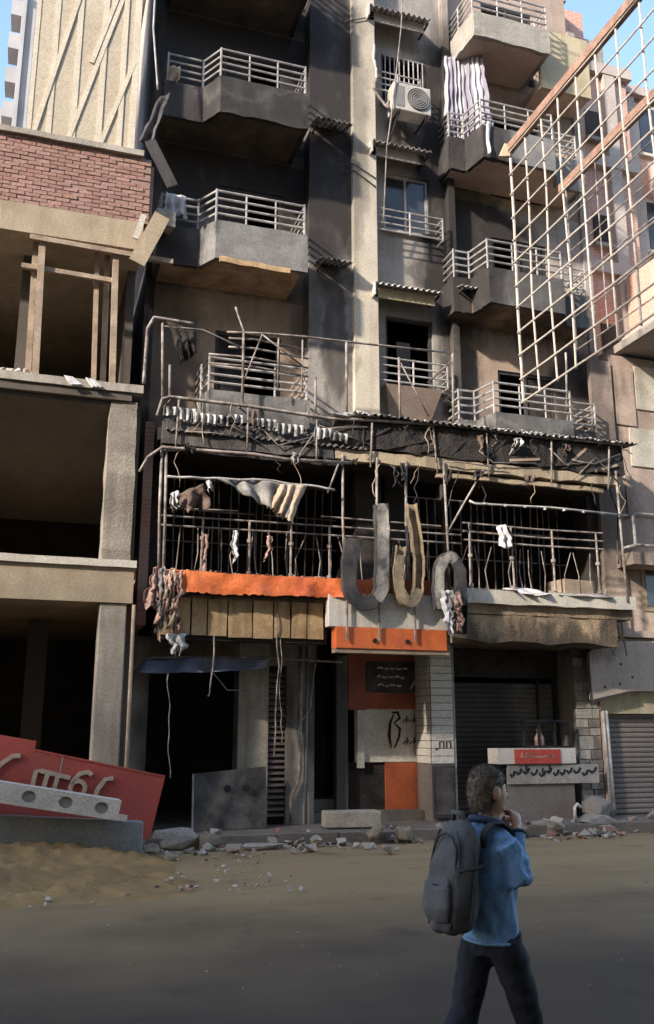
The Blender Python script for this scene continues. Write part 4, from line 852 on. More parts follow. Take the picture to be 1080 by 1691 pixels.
# ------------------------------------------------------------------ unfinished concrete building on the left
L = empty('unfinished_building', (-1.5, -1.4, 0), 'unfinished concrete building with brick parapet and timber props, at left', 'building')
XL, XR = -6.0, 1.5
def slabL(z0, z1, m, xr=XR, y0=-1.4, name='floor_slab'): return bx(name, m, L, XL, xr, y0, 5, z0, z1)
slabL(3.68, 4.24, 'tanbeam'); cap = MB(); roughbox(cap, XL, XR + .03, -1.46, -.6, 4.243, 4.36, step=.3, amp=.012, seed=1); ob('slab_cap', cap, 'paleconcrete', L)
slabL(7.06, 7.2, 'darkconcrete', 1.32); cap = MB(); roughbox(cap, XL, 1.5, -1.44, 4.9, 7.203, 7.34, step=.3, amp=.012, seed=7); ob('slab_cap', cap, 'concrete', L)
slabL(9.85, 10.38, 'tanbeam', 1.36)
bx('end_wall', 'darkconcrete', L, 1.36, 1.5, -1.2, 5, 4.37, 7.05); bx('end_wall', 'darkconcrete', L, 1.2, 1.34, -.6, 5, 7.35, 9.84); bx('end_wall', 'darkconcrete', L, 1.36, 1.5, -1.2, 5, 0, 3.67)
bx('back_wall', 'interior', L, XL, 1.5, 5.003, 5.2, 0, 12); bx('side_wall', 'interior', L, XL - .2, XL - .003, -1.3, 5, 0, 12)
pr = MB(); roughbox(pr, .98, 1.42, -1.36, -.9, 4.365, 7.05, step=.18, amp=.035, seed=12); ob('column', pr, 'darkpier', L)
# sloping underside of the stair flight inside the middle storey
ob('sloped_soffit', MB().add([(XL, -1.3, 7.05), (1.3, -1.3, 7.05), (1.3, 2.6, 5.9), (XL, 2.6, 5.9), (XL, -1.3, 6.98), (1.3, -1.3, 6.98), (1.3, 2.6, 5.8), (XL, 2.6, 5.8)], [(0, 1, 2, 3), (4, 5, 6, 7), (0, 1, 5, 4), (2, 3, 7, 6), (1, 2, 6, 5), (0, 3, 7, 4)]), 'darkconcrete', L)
bx('column', 'concrete', L, 1.0, 1.42, -1.36, -.95, 0, 3.675, bevel=.02); bx('column', 'darkconcrete', L, -.05, .3, 1.2, 1.6, 0, 3.675)
bx('column', 'concrete', L, -2.6, -2.2, -1.3, -.9, 0, 3.675); bx('column', 'darkconcrete', L, -.6, -.25, -.6, -.2, 7.35, 9.84)
# brick parapet, brick by brick where the photograph shows it
bp_ = bx('brick_parapet', 'mortar', L, -1.6, 1.44, -1.376, -1.1, 10.383, 11.66)
bx('brick_parapet', 'brickpar', L, XL, -1.603, -1.38, -1.1, 10.383, 11.66)
bms = []
for mk in ('brick1', 'brick2', 'brick3'):
    me = mesh_from(roughbox(MB(), -.116, .116, -.03, .03, -.031, .031, step=.12, amp=.006, seed=len(bms)), 'brick'); me.materials.append(M[mk]); bms.append(me)
row = 0; z = 10.42
while z < 11.63:
    x = -1.5 + (.12 if row % 2 else 0)
    while x < 1.4:
        if not (rnd.random() < .04 and x > .2): inst('brick', rnd.choice(bms), None, bp_, (x, -1.362 + rnd.uniform(-.008, .006), z), (rnd.uniform(-.015, .015), rnd.uniform(-.015, .015), rnd.uniform(-.012, .012)))
        x += .246
    z += .0755; row += 1
cap = MB(); roughbox(cap, XL, 1.3, -1.46, -1.05, 11.663, 11.77, step=.3, amp=.015, seed=17); ob('coping', cap, 'concrete', L)
bk = bx('brick_end', 'mortar', L, 1.442, 1.5, -1.34, -1.1, 10.4, 11.55)
# pale rendered stair tower with plaster bands above the parapet
PT = bx('stair_tower', 'palewall', L, -.72, 1.14, -1.25, 2.5, 11.775, 19)
NB = [0]
def band(a, b_, wd=.07):
    NB[0] += 1; ob('batten', MB().stroke([(a[0], a[1]), (b_[0], b_[1])], wd, -1.258 - .0022 * NB[0], -1.252), 'batten', PT)
for x, wd in ((-.68, .08), (-.35, .09), (.05, .1), (.5, .1), (.86, .09), (1.08, .11)): band((x, 11.78), (x, 19), wd)
for a, b_ in (((-.02, 11.8), (.92, 15.6)), ((.52, 11.8), (1.05, 13.7)), ((-.6, 11.8), (.2, 15.8)), ((.3, 13.5), (1.05, 16.5))): band(a, b_, .075)
# timber props and rails
def tb(name, a, b_, wd=.085): return ob(name, MB().sbar(a, b_, wd), 'wood', L)
for a, b_, wd in (((-.24, -1.3, 7.34), (-.3, -1.3, 9.85), .11), ((.99, -1.3, 7.34), (.92, -1.3, 9.85), .1), ((.7, -1.1, 7.34), (.62, -1.1, 9.85), .08), ((.86, -1.0, 7.34), (.8, -1.0, 9.85), .09), ((-.36, -1.1, 7.34), (-.4, -1.1, 9.85), .1)):
    tb('prop', a, b_, wd)
tb('rail', (-.5, -1.38, 9.78), (1.9, -1.38, 9.72), .085); tb('rail', (-.6, -1.22, 9.32), (.9, -1.22, 9.28), .08)
pl = MB().obox((1.46, -1.55, 10.0), (.28, .05, 1.05), Matrix.Rotation(R(22), 3, 'Y')); ob('plank', pl, 'tanbeam', L)
ob('plank', MB().obox((1.28, -1.56, 10.2), (.1, .04, .5), Matrix.Rotation(R(14), 3, 'Y')), 'paleconcrete', L)
for i in range(6): ob('block', chunk((-.9 + i * .13, -1.25, 7.42), .09, .08, .07, 40 + i), 'paleconcrete', L)
for i in range(2): ob('rag', cloth([(.2 + i * .35, -1.47, 7.36), (.35 + i * .35, -1.47, 7.35)], [(.3 + i * .35, -1.5, 7.2), (.5 + i * .35, -1.5, 7.22)], 6, 6, .03, i), 'cloth_white', L, solid=.006)
# fallen gutter and bent sheets wedged between the two buildings
ob('bent_sheet', cloth([(1.55, -1.1, 13.2), (1.75, -1.1, 13.35)], [(1.2, -1.3, 12.0), (1.45, -1.3, 12.1)], 6, 14, .07, 4, 2), 'burntsheet', smooth=True, solid=.02, label='bent dark metal sheet wedged beside the pale stair tower', cat='sheet metal')
ob('bent_sheet', MB().obox((1.62, -1.35, 11.65), (.2, .05, .95), Matrix.Rotation(R(-28), 3, 'Y')), 'balcony', label='fallen grey gutter piece leaning below the bent metal sheet', cat='gutter')
ob('concrete_block', MB().obox((1.75, -1.0, 10.72), (.35, .3, .3), Matrix.Rotation(R(10), 3, 'Z')), 'concrete', label='small grey block jammed between brick parapet and balcony', cat='block')
wire('cable', [(1.35, -1.3, 18), (1.36, -1.3, 14.5), (1.5, -1.3, 13.2)], .02, 'rail', 'pale cable hanging beside the stair tower edge')
ob('burnt_sheet', cloth([(1.9, -1.05, 8.75), (2.4, -1.1, 8.6)], [(2.15, -1.15, 7.95), (2.45, -1.15, 8.2)], 8, 10, .08, 2), 'burnt', smooth=True, solid=.01, label='charred black sheet hanging at the left pergola corner', cat='sheet metal')
wire('bent_pipe', [(1.5, -1.4, 7.4), (1.52, -1.4, 8.4), (1.62, -1.4, 8.62), (2.3, -1.4, 8.6)], .03, 'pipe', 'bent grey pipe arch at the left of the pergola', 'pipe')
# scorched brick end strip between the buildings
bx('end_strip', 'brickpar', A, 1.62, 1.775, -.9, -.053, 3.4, 6.9); 

# ------------------------------------------------------------------ neighbour on the right
N = empty('neighbour_building', (13, -.3, 0), 'half-finished brick and plaster building at the right of the burnt block', 'building')
bx('plaster_wall', 'neigh', N, 11.52, 16, -.35, 4, 3.55, 9.7); bx('plaster_wall', 'neigh', N, 10.99, 11.515, -.42, -.31, 3.55, 9.5)
for (xa, xb, za, zb) in ((11.6, 12.1, 8.1, 9.4), (12.15, 12.9, 8.5, 9.5), (11.9, 12.6, 7.2, 8.05), (11.7, 12.5, 6.1, 7.1)):
    cl = MB(); roughbox(cl, xa, xb, -.385, -.353, za, zb, step=.3, amp=.012, seed=int(xa * 10)); ob('cladding_slab', cl, 'paleconcrete' if xb > 12.5 else 'neigh', N)
wn_ = bx('window', 'wood', N, 11.9, 13, -.37, -.353, 4.1, 5.1); bx('pane', 'glass', wn_, 12.0, 12.9, -.378, -.371, 4.2, 5.0)
bl = ob('balcony_rail', MB().tube([(11.4, -.5, 5.35), (11.42, -.9, 5.35), (13, -.9, 5.35)], .03, 8), 'rail', N); ob('rail', MB().tube([(11.4, -.5, 5.95), (11.42, -.88, 5.95), (11.5, -.9, 6.0), (13, -.9, 6.0)], .035, 8), 'rail', bl); ob('post', MB().tube([(11.42, -.9, 5.35), (11.42, -.9, 5.98)], .03, 8), 'rail', bl)
bx('ledge', 'neigh', N, 11.3, 14, -.95, -.353, 4.95, 5.2)
bx('shop_wall', 'creamwall', N, 10.85, 16, -.3, -.1, 2.05, 3.545)
NS = empty('roller_shutter', (12, -.15, .13)); NS.parent = N; NS.location = Vector((12, -.15, .13)) - WL[N.name]; WL[NS.name] = Vector((12, -.15, .13))
sme = sme.copy(); sme.materials[0] = M['shutter']
for i in range(20): inst('slat', sme, None, NS, (12.15, -.15, .19 + i * .096))
bx('shutter_backing', 'black', NS, 10.86, 14, -.12, -.1, .13, 2.045)
bx('guide_rail', 'rail', NS, 10.86, 10.93, -.25, -.17, .134, 2.045)
bx('side_pier', 'neigh', N, 10.78, 10.855, -.3, .3, .13, 3.545)
for x, lab in ((10.76, 'white downpipe beside the stone pier'), (10.84, 'second downpipe left of the right roller shutter')):
    ob('downpipe', MB().tube([(x, -.36, 2.1), (x + .03, -.36, .14)], .028, 8), 'rail', smooth=True, label=lab, cat='pipe')
pn = ob('hanging_panel', MB().exy([(10.42, 2.3), (11.3, 2.48), (13.0, 2.5), (13.0, 3.5), (10.75, 3.45), (10.42, 3.2)], -.5, -.44), 'panelpink', label='pinkish bent sign panel hanging above the right roller shutter', cat='sign panel')
ob('edge_trim', MB().sbar((10.42, -.5, 2.28), (11.35, -.5, 2.46), .04), 'darkmetal', pn); ob('edge_trim', MB().sbar((10.42, -.5, 2.28), (10.42, -.5, 3.2), .035), 'darkmetal', pn)
for x, z in ((10.75, 2.55), (11.1, 2.62), (11.4, 2.75), (11.15, 3.0)): ob('bullet_hole', MB().tube([(x, -.505, z), (x, -.497, z)], .03, 8), 'burntsheet', pn)
bx('cornice', 'neigh', N, 10.8, 16, -.46, -.353, 3.55, 3.68)
# upper storeys: concrete frame with brick infill, standing back
for z0, z1 in ((9.72, 12.3), (12.6, 15.2), (15.5, 17.9)):
    bx('brick_infill', 'brickwall', N, 11.52, 13.5, .75, .95, z0, z1); bx('beam', 'palepink', N, 11.52, 13.6, .6, 4, z1 + .003, z1 + .297)
    for x in (11.52, 12.75): bx('column', 'palepink', N, x, x + .32, .62, .745, z0, z1)
    nw = bx('window', 'interior', N, 12.2, 12.65, .72, .747, z0 + .5, z0 + 1.3); bx('sill', 'concrete', nw, 12.15, 12.7, .6, .745, z0 + .4, z0 + .497)
bx('parapet', 'brickwall', N, 11.52, 12.35, .75, .95, 18.2, 19.7); bx('parapet', 'concrete', N, 12.353, 12.9, .75, 1.0, 18.2, 18.95)
# concrete balcony block cantilevered towards the street
bx('cantilever_slab', 'balconypale', N, 11.75, 16, -1.9, .6, 9.78, 9.96)
bx('cantilever_wall', 'palepink', N, 12.6, 16, -1.7, .595, 9.963, 10.6)
bx('balcony_block', 'brickwall', N, 12.85, 13.6, -.6, .55, 10.603, 12.2)
# apartment block further right
T2 = empty('far_right_building', (16, 2, 0), 'beige apartment block with windows behind the lattice at the right edge', 'building')
bx('wall', 'brickwall', T2, 13.7, 22, 1.2, 9, 9.0, 17.9)
for x in (13.7, 15.4, 18): bx('column', 'palepink', T2, x, x + .3, 1.08, 1.197, 9.0, 17.9)
for z0 in (10.6, 13.4, 16.2):
    wv = bx('window', 'paleconcrete', T2, 14.0, 15.2, 1.1, 1.197, z0, z0 + 1.5); bx('pane', 'glass', wv, 14.1, 14.6, 1.08, 1.097, z0 + .1, z0 + 1.4); bx('pane', 'glass', wv, 14.65, 15.1, 1.08, 1.097, z0 + .1, z0 + 1.4)
    bx('balcony', 'palepink', T2, 14.3, 17, .5, 1.07, z0 - 1.3, z0 - .3)
bx('cornice', 'palepink', T2, 13.6, 22.1, 1.0, 9.1, 17.903, 18.15)

# ------------------------------------------------------------------ far tower at the left
T1 = empty('far_tower', (-3, 30, 0), 'hazy grey tower block far away at the left edge', 'building')
bx('wall', 'farbld', T1, -3.0, 3, 30, 38, 0, 44); bx('wall', 'farbld', T1, -5.5, -3.003, 32, 38, 0, 36)
for i in range(5): bx('pier', 'farbld', T1, -2.9 + i * .5, -2.75 + i * .5, 29.7, 29.997, 20, 42 - i)
for i in range(6): bx('balcony', 'farbld', T1, -3.6, -3.003, 30.5, 31.9, 30 + i * 2.2, 31 + i * 2.2)

# ------------------------------------------------------------------ lattice frame projecting over the street
def lattice(X, y0, y1, z0, z1, label, nv=7, nh=8, beam=True, m='rustlight', lean=0.0, rad=.026):
    o = empty('lattice_frame', (X, (y0 + y1) / 2, z0), label, 'lattice', 'steel lattice panels over the street')
    for i in range(nv + 1):
        y = y0 + (y1 - y0) * i / nv; j = rnd.uniform(-.02, .02)
        ob('upright', MB().tube([(X + j, y, z0), (X + j + rnd.uniform(-.03, .03), y + rnd.uniform(-.03, .03), z0 + (z1 - z0) * .35), (X + j + rnd.uniform(-.02, .02), y + rnd.uniform(-.03, .03), z0 + (z1 - z0) * .7), (X + j + lean, y, z1)], rad if i else rad * 1.4, 6), m, o)
    for k in range(nh + 1):
        z = z0 + (z1 - z0) * k / nh; j = rnd.uniform(-.02, .02)
        ob('crossbar', MB().tube([(X - .03, y0 + (y1 - y0) * q / 6, z + j + (rnd.uniform(-.02, .02) if 0 < q < 6 else 0)) for q in range(7)], rad * .92, 6), m, o)
    if beam: ob('main_beam', MB().obox((X, (y0 + y1) / 2 - .3, z1 + .08), (.13, abs(y1 - y0) + .9, .16), Matrix.Identity(3)), 'rust', o)
    return o
lattice(8.0, -2.62, -8.2, 7.35, 12.4, 'near lattice panel of welded bars hanging from the left rusty beam', 10, 11, rad=.019)
lattice(9.3, -2.45, -8.2, 8.6, 12.0, 'rear lattice panel of thin bars under the right rusty beam', 6, 5, m='pipe', rad=.014)
ob('beam_clamp', chunk((7.95, -2.55, 12.45), .16, .2, .2, 3), 'tanbeam', label='yellowish clamp block at the tip of the left rusty beam', cat='clamp')
wire('cable', [(9.0, -1.2, 17.4), (9.2, -4, 20.0)], .02, 'darkmetal', 'dark cable rising to the top edge from the upper right balcony')
wire('cable', [(9.7, -1.5, 9.0), (10.2, -.6, 7.3), (10.3, -.6, 6.6)], .02, 'rail', 'pale cable dropping from the lattice to the right wall', wob=.04)
wire('cable', [(11.0, -.6, 7.1), (11.3, -.6, 6.0), (11.2, -.6, 5.0)], .018, 'darkmetal', 'dark cable drooping on the right plaster wall', wob=.05)
tg = MB()
r = random.Random(9)
for k in range(5): tg.tube([(10.5 + k * .14, -.75, 3.9), (10.55 + k * .12 + r.uniform(-.1, .1), -.8, 3.5), (10.6 + k * .12 + r.uniform(-.2, .2), -.75, 3.15)], .02, 5)
ob('wire_tangle', tg, 'wood', label='tangle of burnt brown wires under the right end of the terrace', cat='wires')

# ------------------------------------------------------------------ left foreground: wall, hollow slab, red sign, sand
ob('low_wall', MB().add([(-4, -2.75, 0), (1.66, -2.75, 0), (1.66, -2.75, .5), (-4, -2.75, .9), (-4, -2.55, 0), (1.66, -2.55, 0), (1.66, -2.55, .5), (-4, -2.55, .9)], [(0, 1, 2, 3), (4, 5, 6, 7), (0, 1, 5, 4), (1, 2, 6, 5), (2, 3, 7, 6), (3, 0, 4, 7)]), 'bluewall', label='low bluish grey wall behind the sand pile', cat='wall', bevel=.02)
# hollow-core plank resting on it (local frame, tilted)
HS = empty('hollow_slab', (-.9, -2.98, 1.06), 'pale hollow-core concrete plank with round holes resting on the low wall', 'concrete plank', local=True)
HS.rotation_euler = (0, R(9.8), 0)
mb = MB(); n = 16; cw = .47; hh = .255
for c in range(6):
    x0 = -.6 + c * cw - .0; x1 = x0 + cw; cx, cz = (x0 + x1) / 2, 0; rad = .075
    sq = []; ci = []
    for k in range(n):
        side_, t = divmod(k, 4); t = t / 4; px, pz = [(-1 + 2 * t, -1), (1, -1 + 2 * t), (1 - 2 * t, 1), (-1, 1 - 2 * t)][side_]
        a = math.atan2(pz, px); sq.append((cx + px * cw / 2, -.15, pz * hh / 2)); ci.append((cx + math.cos(a) * rad * 1.2, -.15, math.sin(a) * rad))
    inn = [(x, -.05, z) for x, _, z in ci]
    mb.add(sq + ci + inn, [(k, (k + 1) % n, n + (k + 1) % n, n + k) for k in range(n)] + [(n + k, n + (k + 1) % n, 2 * n + (k + 1) % n, 2 * n + k) for k in range(n)])
    mb2 = MB().tube([(cx, -.125, 0), (cx, -.1, 0)], rad * 1.3, 16); ob('hole_plug', mb2, 'slabhole', HS)
X0, X1 = -.6, -.6 + 6 * cw
mb.add([(X0, -.15, hh / 2), (X1, -.15, hh / 2), (X1, .25, hh / 2), (X0, .25, hh / 2), (X0, -.15, -hh / 2), (X1, -.15, -hh / 2), (X1, .25, -hh / 2), (X0, .25, -hh / 2)], [(0, 1, 2, 3), (4, 5, 6, 7), (1, 2, 6, 5), (2, 3, 7, 6), (3, 0, 4, 7)])
ob('plank', mb, 'slab', HS)
ob('broken_end', roughbox(MB(), X1 - .02, X1 + .12, -.16, .2, -.13, -.06, step=.05, amp=.03, seed=2), 'slab', HS)
RS = empty('fallen_sign', (-.3, -2.4, .9), 'fallen red signboard with raised cream letters, propped behind the low wall', 'sign', local=True)
RS.rotation_euler = (R(-4), R(10), 0)
ob('board', MB().exy([(-2, .75), (.36, .75), (.36, .62), (2.22, .56), (2.18, -.3), (-2, -.3)], 0, .06), 'redsign', RS)
ob('edge_trim', MB().stroke([(.36, .63), (2.22, .57)], .025, -.012, .07), 'redsign', RS)
def lt(*strokes, wd=.06):
    q = MB()
    for k, s_ in enumerate(strokes): q.stroke(s_, wd, -.05 - .002 * k, -.002)
    ob('letter', q, 'lettercream', RS)
lt([(-.12, .2), (-.02, .38), (.1, .5), (.2, .52)])
lt([(.45, .1), (.45, .36), (.52, .37), (.92, .34)], [(.6, .12), (.61, .36)], [(.74, .12), (.75, .35)])
lt([(1.16, .46), (1.04, .42), (.96, .3)] + arc(1.05, .22, .1, .1, 150, 510, 14), [(1.15, .46), (1.2, .42)])
lt([(1.3, .08), (1.32, .25), (1.4, .4), (1.5, .43)])
ob('joint', MB().stroke([(.76, .6), (.77, .4)], .012, -.008, -.001), 'lettercream', RS)
# sand pile
mb = MB(); nx, ny = 150, 80
for i in range(nx + 1):
    for j in range(ny + 1):
        x = -5 + 7.6 * i / nx; y = -2.6 - 3.6 * j / ny
        ex = max(0, 1 - ((x + 1.4) / 3.5) ** 2); ey = max(0, 1 - ((y + 3.1) / 2.9) ** 2)
        h = .36 * (ex * ey) ** .9 * (.85 + .5 * noise.noise(Vector((x * .7, y * .9, 5)))) - .09 * abs(noise.noise(Vector((x * 1.1, y * 1.3, 7))))
        h += (.10 * noise.noise(Vector((x * 1.6, y * 1.6, 0))) + .085 * noise.noise(Vector((x * 4.3, y * 4.3, 2))) + .06 * noise.noise(Vector((x * 10, y * 10, 4))) + .03 * noise.noise(Vector((x * 19, y * 19, 4)))) * min(1, max(h, 0) * 9) - .006
        mb.v.append(Vector((x, y, h)))
for i in range(nx):
    for j in range(ny): k = i * (ny + 1) + j; mb.f.append([k, k + 1, k + ny + 2, k + ny + 1])
ob('sand_pile', mb, 'sand', smooth=True, label='spread pile of yellow sand in front of the low wall', cat='sand pile')

# ------------------------------------------------------------------ rubble
big = [((2.25, -1.75, .16), (.42, .3, .22), 'rubble', 'large pale broken slab beside the red sign end'), ((2.75, -1.9, .12), (.25, .2, .16), 'rubble2', 'brown chunk right of the large broken slab'),
       ((1.85, -2.2, .09), (.14, .14, .11), 'rubble', 'small pale stone under the red sign corner'), ((3.5, -2.15, .05), (.42, .2, .07), 'rubble', 'flat pale slab lying before the kerb at left'),
       ((4.35, -2.1, .08), (.13, .12, .11), 'rubble', 'whitish stone before the kerb below the drain pipe'), ((5.35, -2.05, .15), (.2, .16, .2), 'rubble2', 'upright tan block before the kerb in the middle'),
       ((5.8, -2.05, .14), (.18, .16, .18), 'rubble2', 'second tan block right of the upright one'), ((7.75, -1.95, .12), (.4, .22, .14), 'rubble2', 'flat rubble lump behind the walking boy'),
       ((8.55, -1.75, .14), (.36, .25, .16), 'rubble', 'rounded rubble lump right of the boy shoulder'), ((9.6, -1.6, .2), (.45, .2, .14), 'rubble', 'long rubble lump at the right kerb below the downpipes'),
       ((11.0, -1.5, .2), (.4, .2, .14), 'rubble', 'rubble heap before the right roller shutter'), ((2.0, -2.9, .05), (.2, .15, .06), 'rubble2', 'flat dark stone at the sand edge')]
for i, (c, s_, m_, lab) in enumerate(big): ob('rubble_chunk', chunk(c, *s_, 100 + i, 16), m_, label=lab, cat='rubble', bevel=.012)
ob('concrete_block', MB().obox((5.35, -.85, .28), (.95, .4, .26), Matrix.Rotation(R(-6), 3, 'Z')), 'rubble', label='pale concrete block lying on the pavement by the entrance', cat='block', bevel=.02)
sm = MB(); r = random.Random(5)
for k in range(1000):
    x = r.uniform(1.7, 13); y = -1.98 + r.gauss(0, .34); s_ = r.uniform(.012, .075) * (1 if r.random() < .75 else 2.2)
    if noise.noise(Vector((x * 1.3, y * 1.1, 3))) < r.uniform(-.25, .2): continue
    zb = .13 if y > -1.64 else 0
    q = chunk((x, y, zb + s_ * .45), s_, s_ * r.uniform(.6, 1), s_ * .7, k, 9); sm.add(q.v, q.f)
for k in range(220):
    x = r.uniform(-1.2, 3.2); y = r.uniform(-6, -2.8); s_ = r.uniform(.008, .05); q = chunk((x, y, .02 + s_ * .4), s_, s_, s_ * .6, k, 8); sm.add(q.v, q.f)
for k in range(200):
    x = r.uniform(-1.5, 9); y = r.uniform(-13, -2.4); s_ = r.uniform(.004, .012); q = chunk((x, y, s_ * .4), s_, s_, s_ * .6, k, 8); sm.add(q.v, q.f)
n_, l_ = M['rubblemix'].node_tree.nodes, M['rubblemix'].node_tree.links
gi = n_.new('ShaderNodeNewGeometry'); rp_ = n_.new('ShaderNodeValToRGB'); rp_.color_ramp.interpolation = 'CONSTANT'
for p_, c_ in ((0, (.42, .37, .31)), (.35, (.28, .235, .18)), (.6, (.34, .30, .255)), (.78, (.30, .15, .105)), (.88, (.10, .085, .075))):
    e_ = rp_.color_ramp.elements.new(p_) if p_ else rp_.color_ramp.elements[0]; e_.color = (*c_, 1)
rp_.color_ramp.elements[-1].color = (.5, .46, .41, 1); l_.new(gi.outputs['Random Per Island'], rp_.inputs[0]); l_.new(rp_.outputs[0], n_['Principled BSDF'].inputs['Base Color'])
ob('rubble_scatter', sm, 'rubblemix', kind='stuff', label='scattered small rubble along the kerb and pavement', cat='rubble')
ob('post', MB().tube([(9.2, -1.6, .13), (9.2, -1.6, .42), (9.26, -1.6, .48), (9.32, -1.6, .42)], .03, 8), 'tile', smooth=True, label='small white bent pipe stub on the pavement right of the boy', cat='pipe')
wire('bent_rod', [(11.3, -1.3, .14), (11.35, -1.3, .5), (11.4, -1.3, .8)], .02, 'pipe', 'thin rod standing in the rubble before the right shutter', 'rod')

# ------------------------------------------------------------------ unseen block added behind the viewer to shade the road and ground floor
O = empty('unseen_shade_block', (-20, -30, 0), 'unseen block added behind the viewer to shade the street', 'building')
HOP = 27.6
bx('wall', 'shadeblock', O, -75, 30, -38, -25, 0, HOP)
for k in range(9): bx('block_band', 'shadeblock', O, -75, 30, -24.997, -24.3, 3.3 + k * 3.1, 4.2 + k * 3.1)

# ------------------------------------------------------------------ walking boy
BX, BY = 2.125, -11.92
BO = empty('person', (BX, BY, 0), 'boy in a blue jacket and dark trousers walking right, seen from behind', 'person', rz=R(15), local=True)
def remesh(o, vox=.012, smooth=6, wr=None):
    m = o.modifiers.new('remesh', 'REMESH'); m.mode = 'VOXEL'; m.voxel_size = vox
    s_ = o.modifiers.new('smooth', 'SMOOTH'); s_.iterations = smooth; s_.factor = .5
    dg = bpy.context.evaluated_depsgraph_get(); me = bpy.data.meshes.new_from_object(o.evaluated_get(dg)); mats = list(o.data.materials)
    o.modifiers.clear(); old = o.data; o.data = me
    if not me.materials:
        for q in mats: me.materials.append(q)
    if wr:
        nrm = [v.normal.copy() for v in me.vertices]
        for v, nn in zip(me.vertices, nrm): v.co += nn * wr(v.co)
    for p in me.polygons: p.use_smooth = True
    me.update()
def ell(c, a, b_, d, tilt=0): return c, (a * math.cos(tilt), 0, a * math.sin(tilt)), (0, b_, 0)
Z = lambda c, a, b_: (c, (a, 0, 0), (0, b_, 0))
body = MB()
# head: front is +x
body.loft([Z((.015, 0, 1.335), .05, .045), Z((.035, 0, 1.355), .075, .055), Z((.035, 0, 1.39), .088, .066), Z((.03, 0, 1.43), .096, .073), Z((.022, 0, 1.475), .1, .077), Z((.012, 0, 1.52), .093, .073), Z((.005, 0, 1.55), .068, .056), Z((0, 0, 1.568), .03, .026)], 20)
body.loft([Z((-.01, 0, 1.22), .06, .062), Z((.0, 0, 1.3), .05, .05), Z((.015, 0, 1.37), .052, .05)], 14)
body.limb([(.12, 0, 1.475), (.137, 0, 1.445), (.148, 0, 1.42), (.12, 0, 1.41)], [.008, .013, .016, .01], 8)      # nose
body.limb([(.105, -.02, 1.383), (.122, 0, 1.385), (.105, .02, 1.383)], [.008, .012, .008], 8)                     # lips
for s_ in (-1, 1):
    body.loft([((.005, s_ * .066, 1.445), (.024, 0, .006), (-.006, 0, .036)), ((-.002, s_ * .086, 1.447), (.028, 0, .006), (-.008, 0, .042)), ((-.004, s_ * .092, 1.447), (.018, 0, .004), (-.005, 0, .03))], 12)   # ears
body.loft([Z((0, 0, .8), .08, .105), Z((-.005, 0, .95), .07, .1), Z((-.01, 0, 1.1), .075, .105), Z((-.01, 0, 1.2), .06, .095), Z((-.01, 0, 1.25), .045, .055)], 16)
ELB = (.045, -.165, 1.06); HND = (.12, -.075, 1.275); EL2 = (.08, .185, 1.06); HN2 = (.15, .08, 1.25)
for sh, el, hd in (((-.01, -.11, 1.2), ELB, HND), ((-.01, .11, 1.2), EL2, HN2)):
    body.limb([sh, ((sh[0] + el[0]) / 2, (sh[1] + el[1]) / 2, (sh[2] + el[2]) / 2), el], [.036, .032, .028]); body.limb([el, ((el[0] + hd[0]) / 2, (el[1] + hd[1]) / 2, (el[2] + hd[2]) / 2), hd], [.028, .025, .022])
    sgn = 1 if hd[1] < 0 else -1
    h0 = Vector(hd); up_ = (h0 - Vector(el)).normalized(); inw = Vector((0, sgn, 0)); inw = (inw - up_ * inw.dot(up_)).normalized(); fwd = up_.cross(inw) * (1 if sgn > 0 else -1)
    palm = h0 + up_ * .035
    body.loft([(h0, fwd * .024, inw * .016), (palm, fwd * .036, inw * .018), (palm + up_ * .03, fwd * .037, inw * .016)], 10)
    for q in range(4):
        b0 = palm + up_ * .028 + fwd * (-.028 + .0185 * q); L_ = (.03, .034, .033, .026)[q]
        body.limb([b0, b0 + up_ * L_ * .8 + inw * .006, b0 + up_ * L_ * .9 + inw * .03, b0 + up_ * L_ * .2 + inw * .04], [.0098, .0095, .009, .008], 8)
    t0 = h0 + up_ * .015 - fwd * .025; body.limb([t0, t0 - fwd * .02 + up_ * .02 + inw * .01, t0 - fwd * .012 + up_ * .045 + inw * .03], [.011, .01, .008], 8)
HIP1, KN1, AN1 = (.0, -.075, .8), (.135, -.08, .45), (.21, -.08, .1); HIP2, KN2, AN2 = (.0, .075, .8), (-.12, .08, .45), (-.4, .08, .2)
for h_, k_, a_ in ((HIP1, KN1, AN1), (HIP2, KN2, AN2)): body.limb([h_, k_, a_], [.075, .05, .035])
bo = ob('body', body, 'skin', BO, origin=(0, 0, 0)); remesh(bo, .007, 3)
# eyes and brows
for s_ in (-1, 1):
    ob('eye', MB().loft([((.112, s_ * .032, 1.452), (.0, .012, 0), (0, 0, .006)), ((.119, s_ * .031, 1.452), (.0, .008, 0), (0, 0, .004))], 8), 'black', BO, origin=(0, 0, 0))
    ob('eyebrow', MB().limb([(.117, s_ * .014, 1.474), (.114, s_ * .032, 1.48), (.1, s_ * .052, 1.472)], [.004, .0055, .003], 6), 'hair', BO, origin=(0, 0, 0))
hair = MB().loft([Z((-.04, 0, 1.36), .045, .052), Z((-.038, 0, 1.4), .066, .069), Z((-.028, 0, 1.44), .082, .078), Z((-.004, 0, 1.485), .104, .086), Z((.008, 0, 1.525), .108, .083), Z((.004, 0, 1.556), .088, .068), Z((-.002, 0, 1.582), .045, .038)], 22)
ho = ob('hair', hair, 'hair', BO, origin=(0, 0, 0)); remesh(ho, .006, 2, lambda c: .005 * noise.noise(c * 30) + .003 * noise.noise(c * 80))
stm = MB(); r = random.Random(4); pol = [p for p in ho.data.polygons]
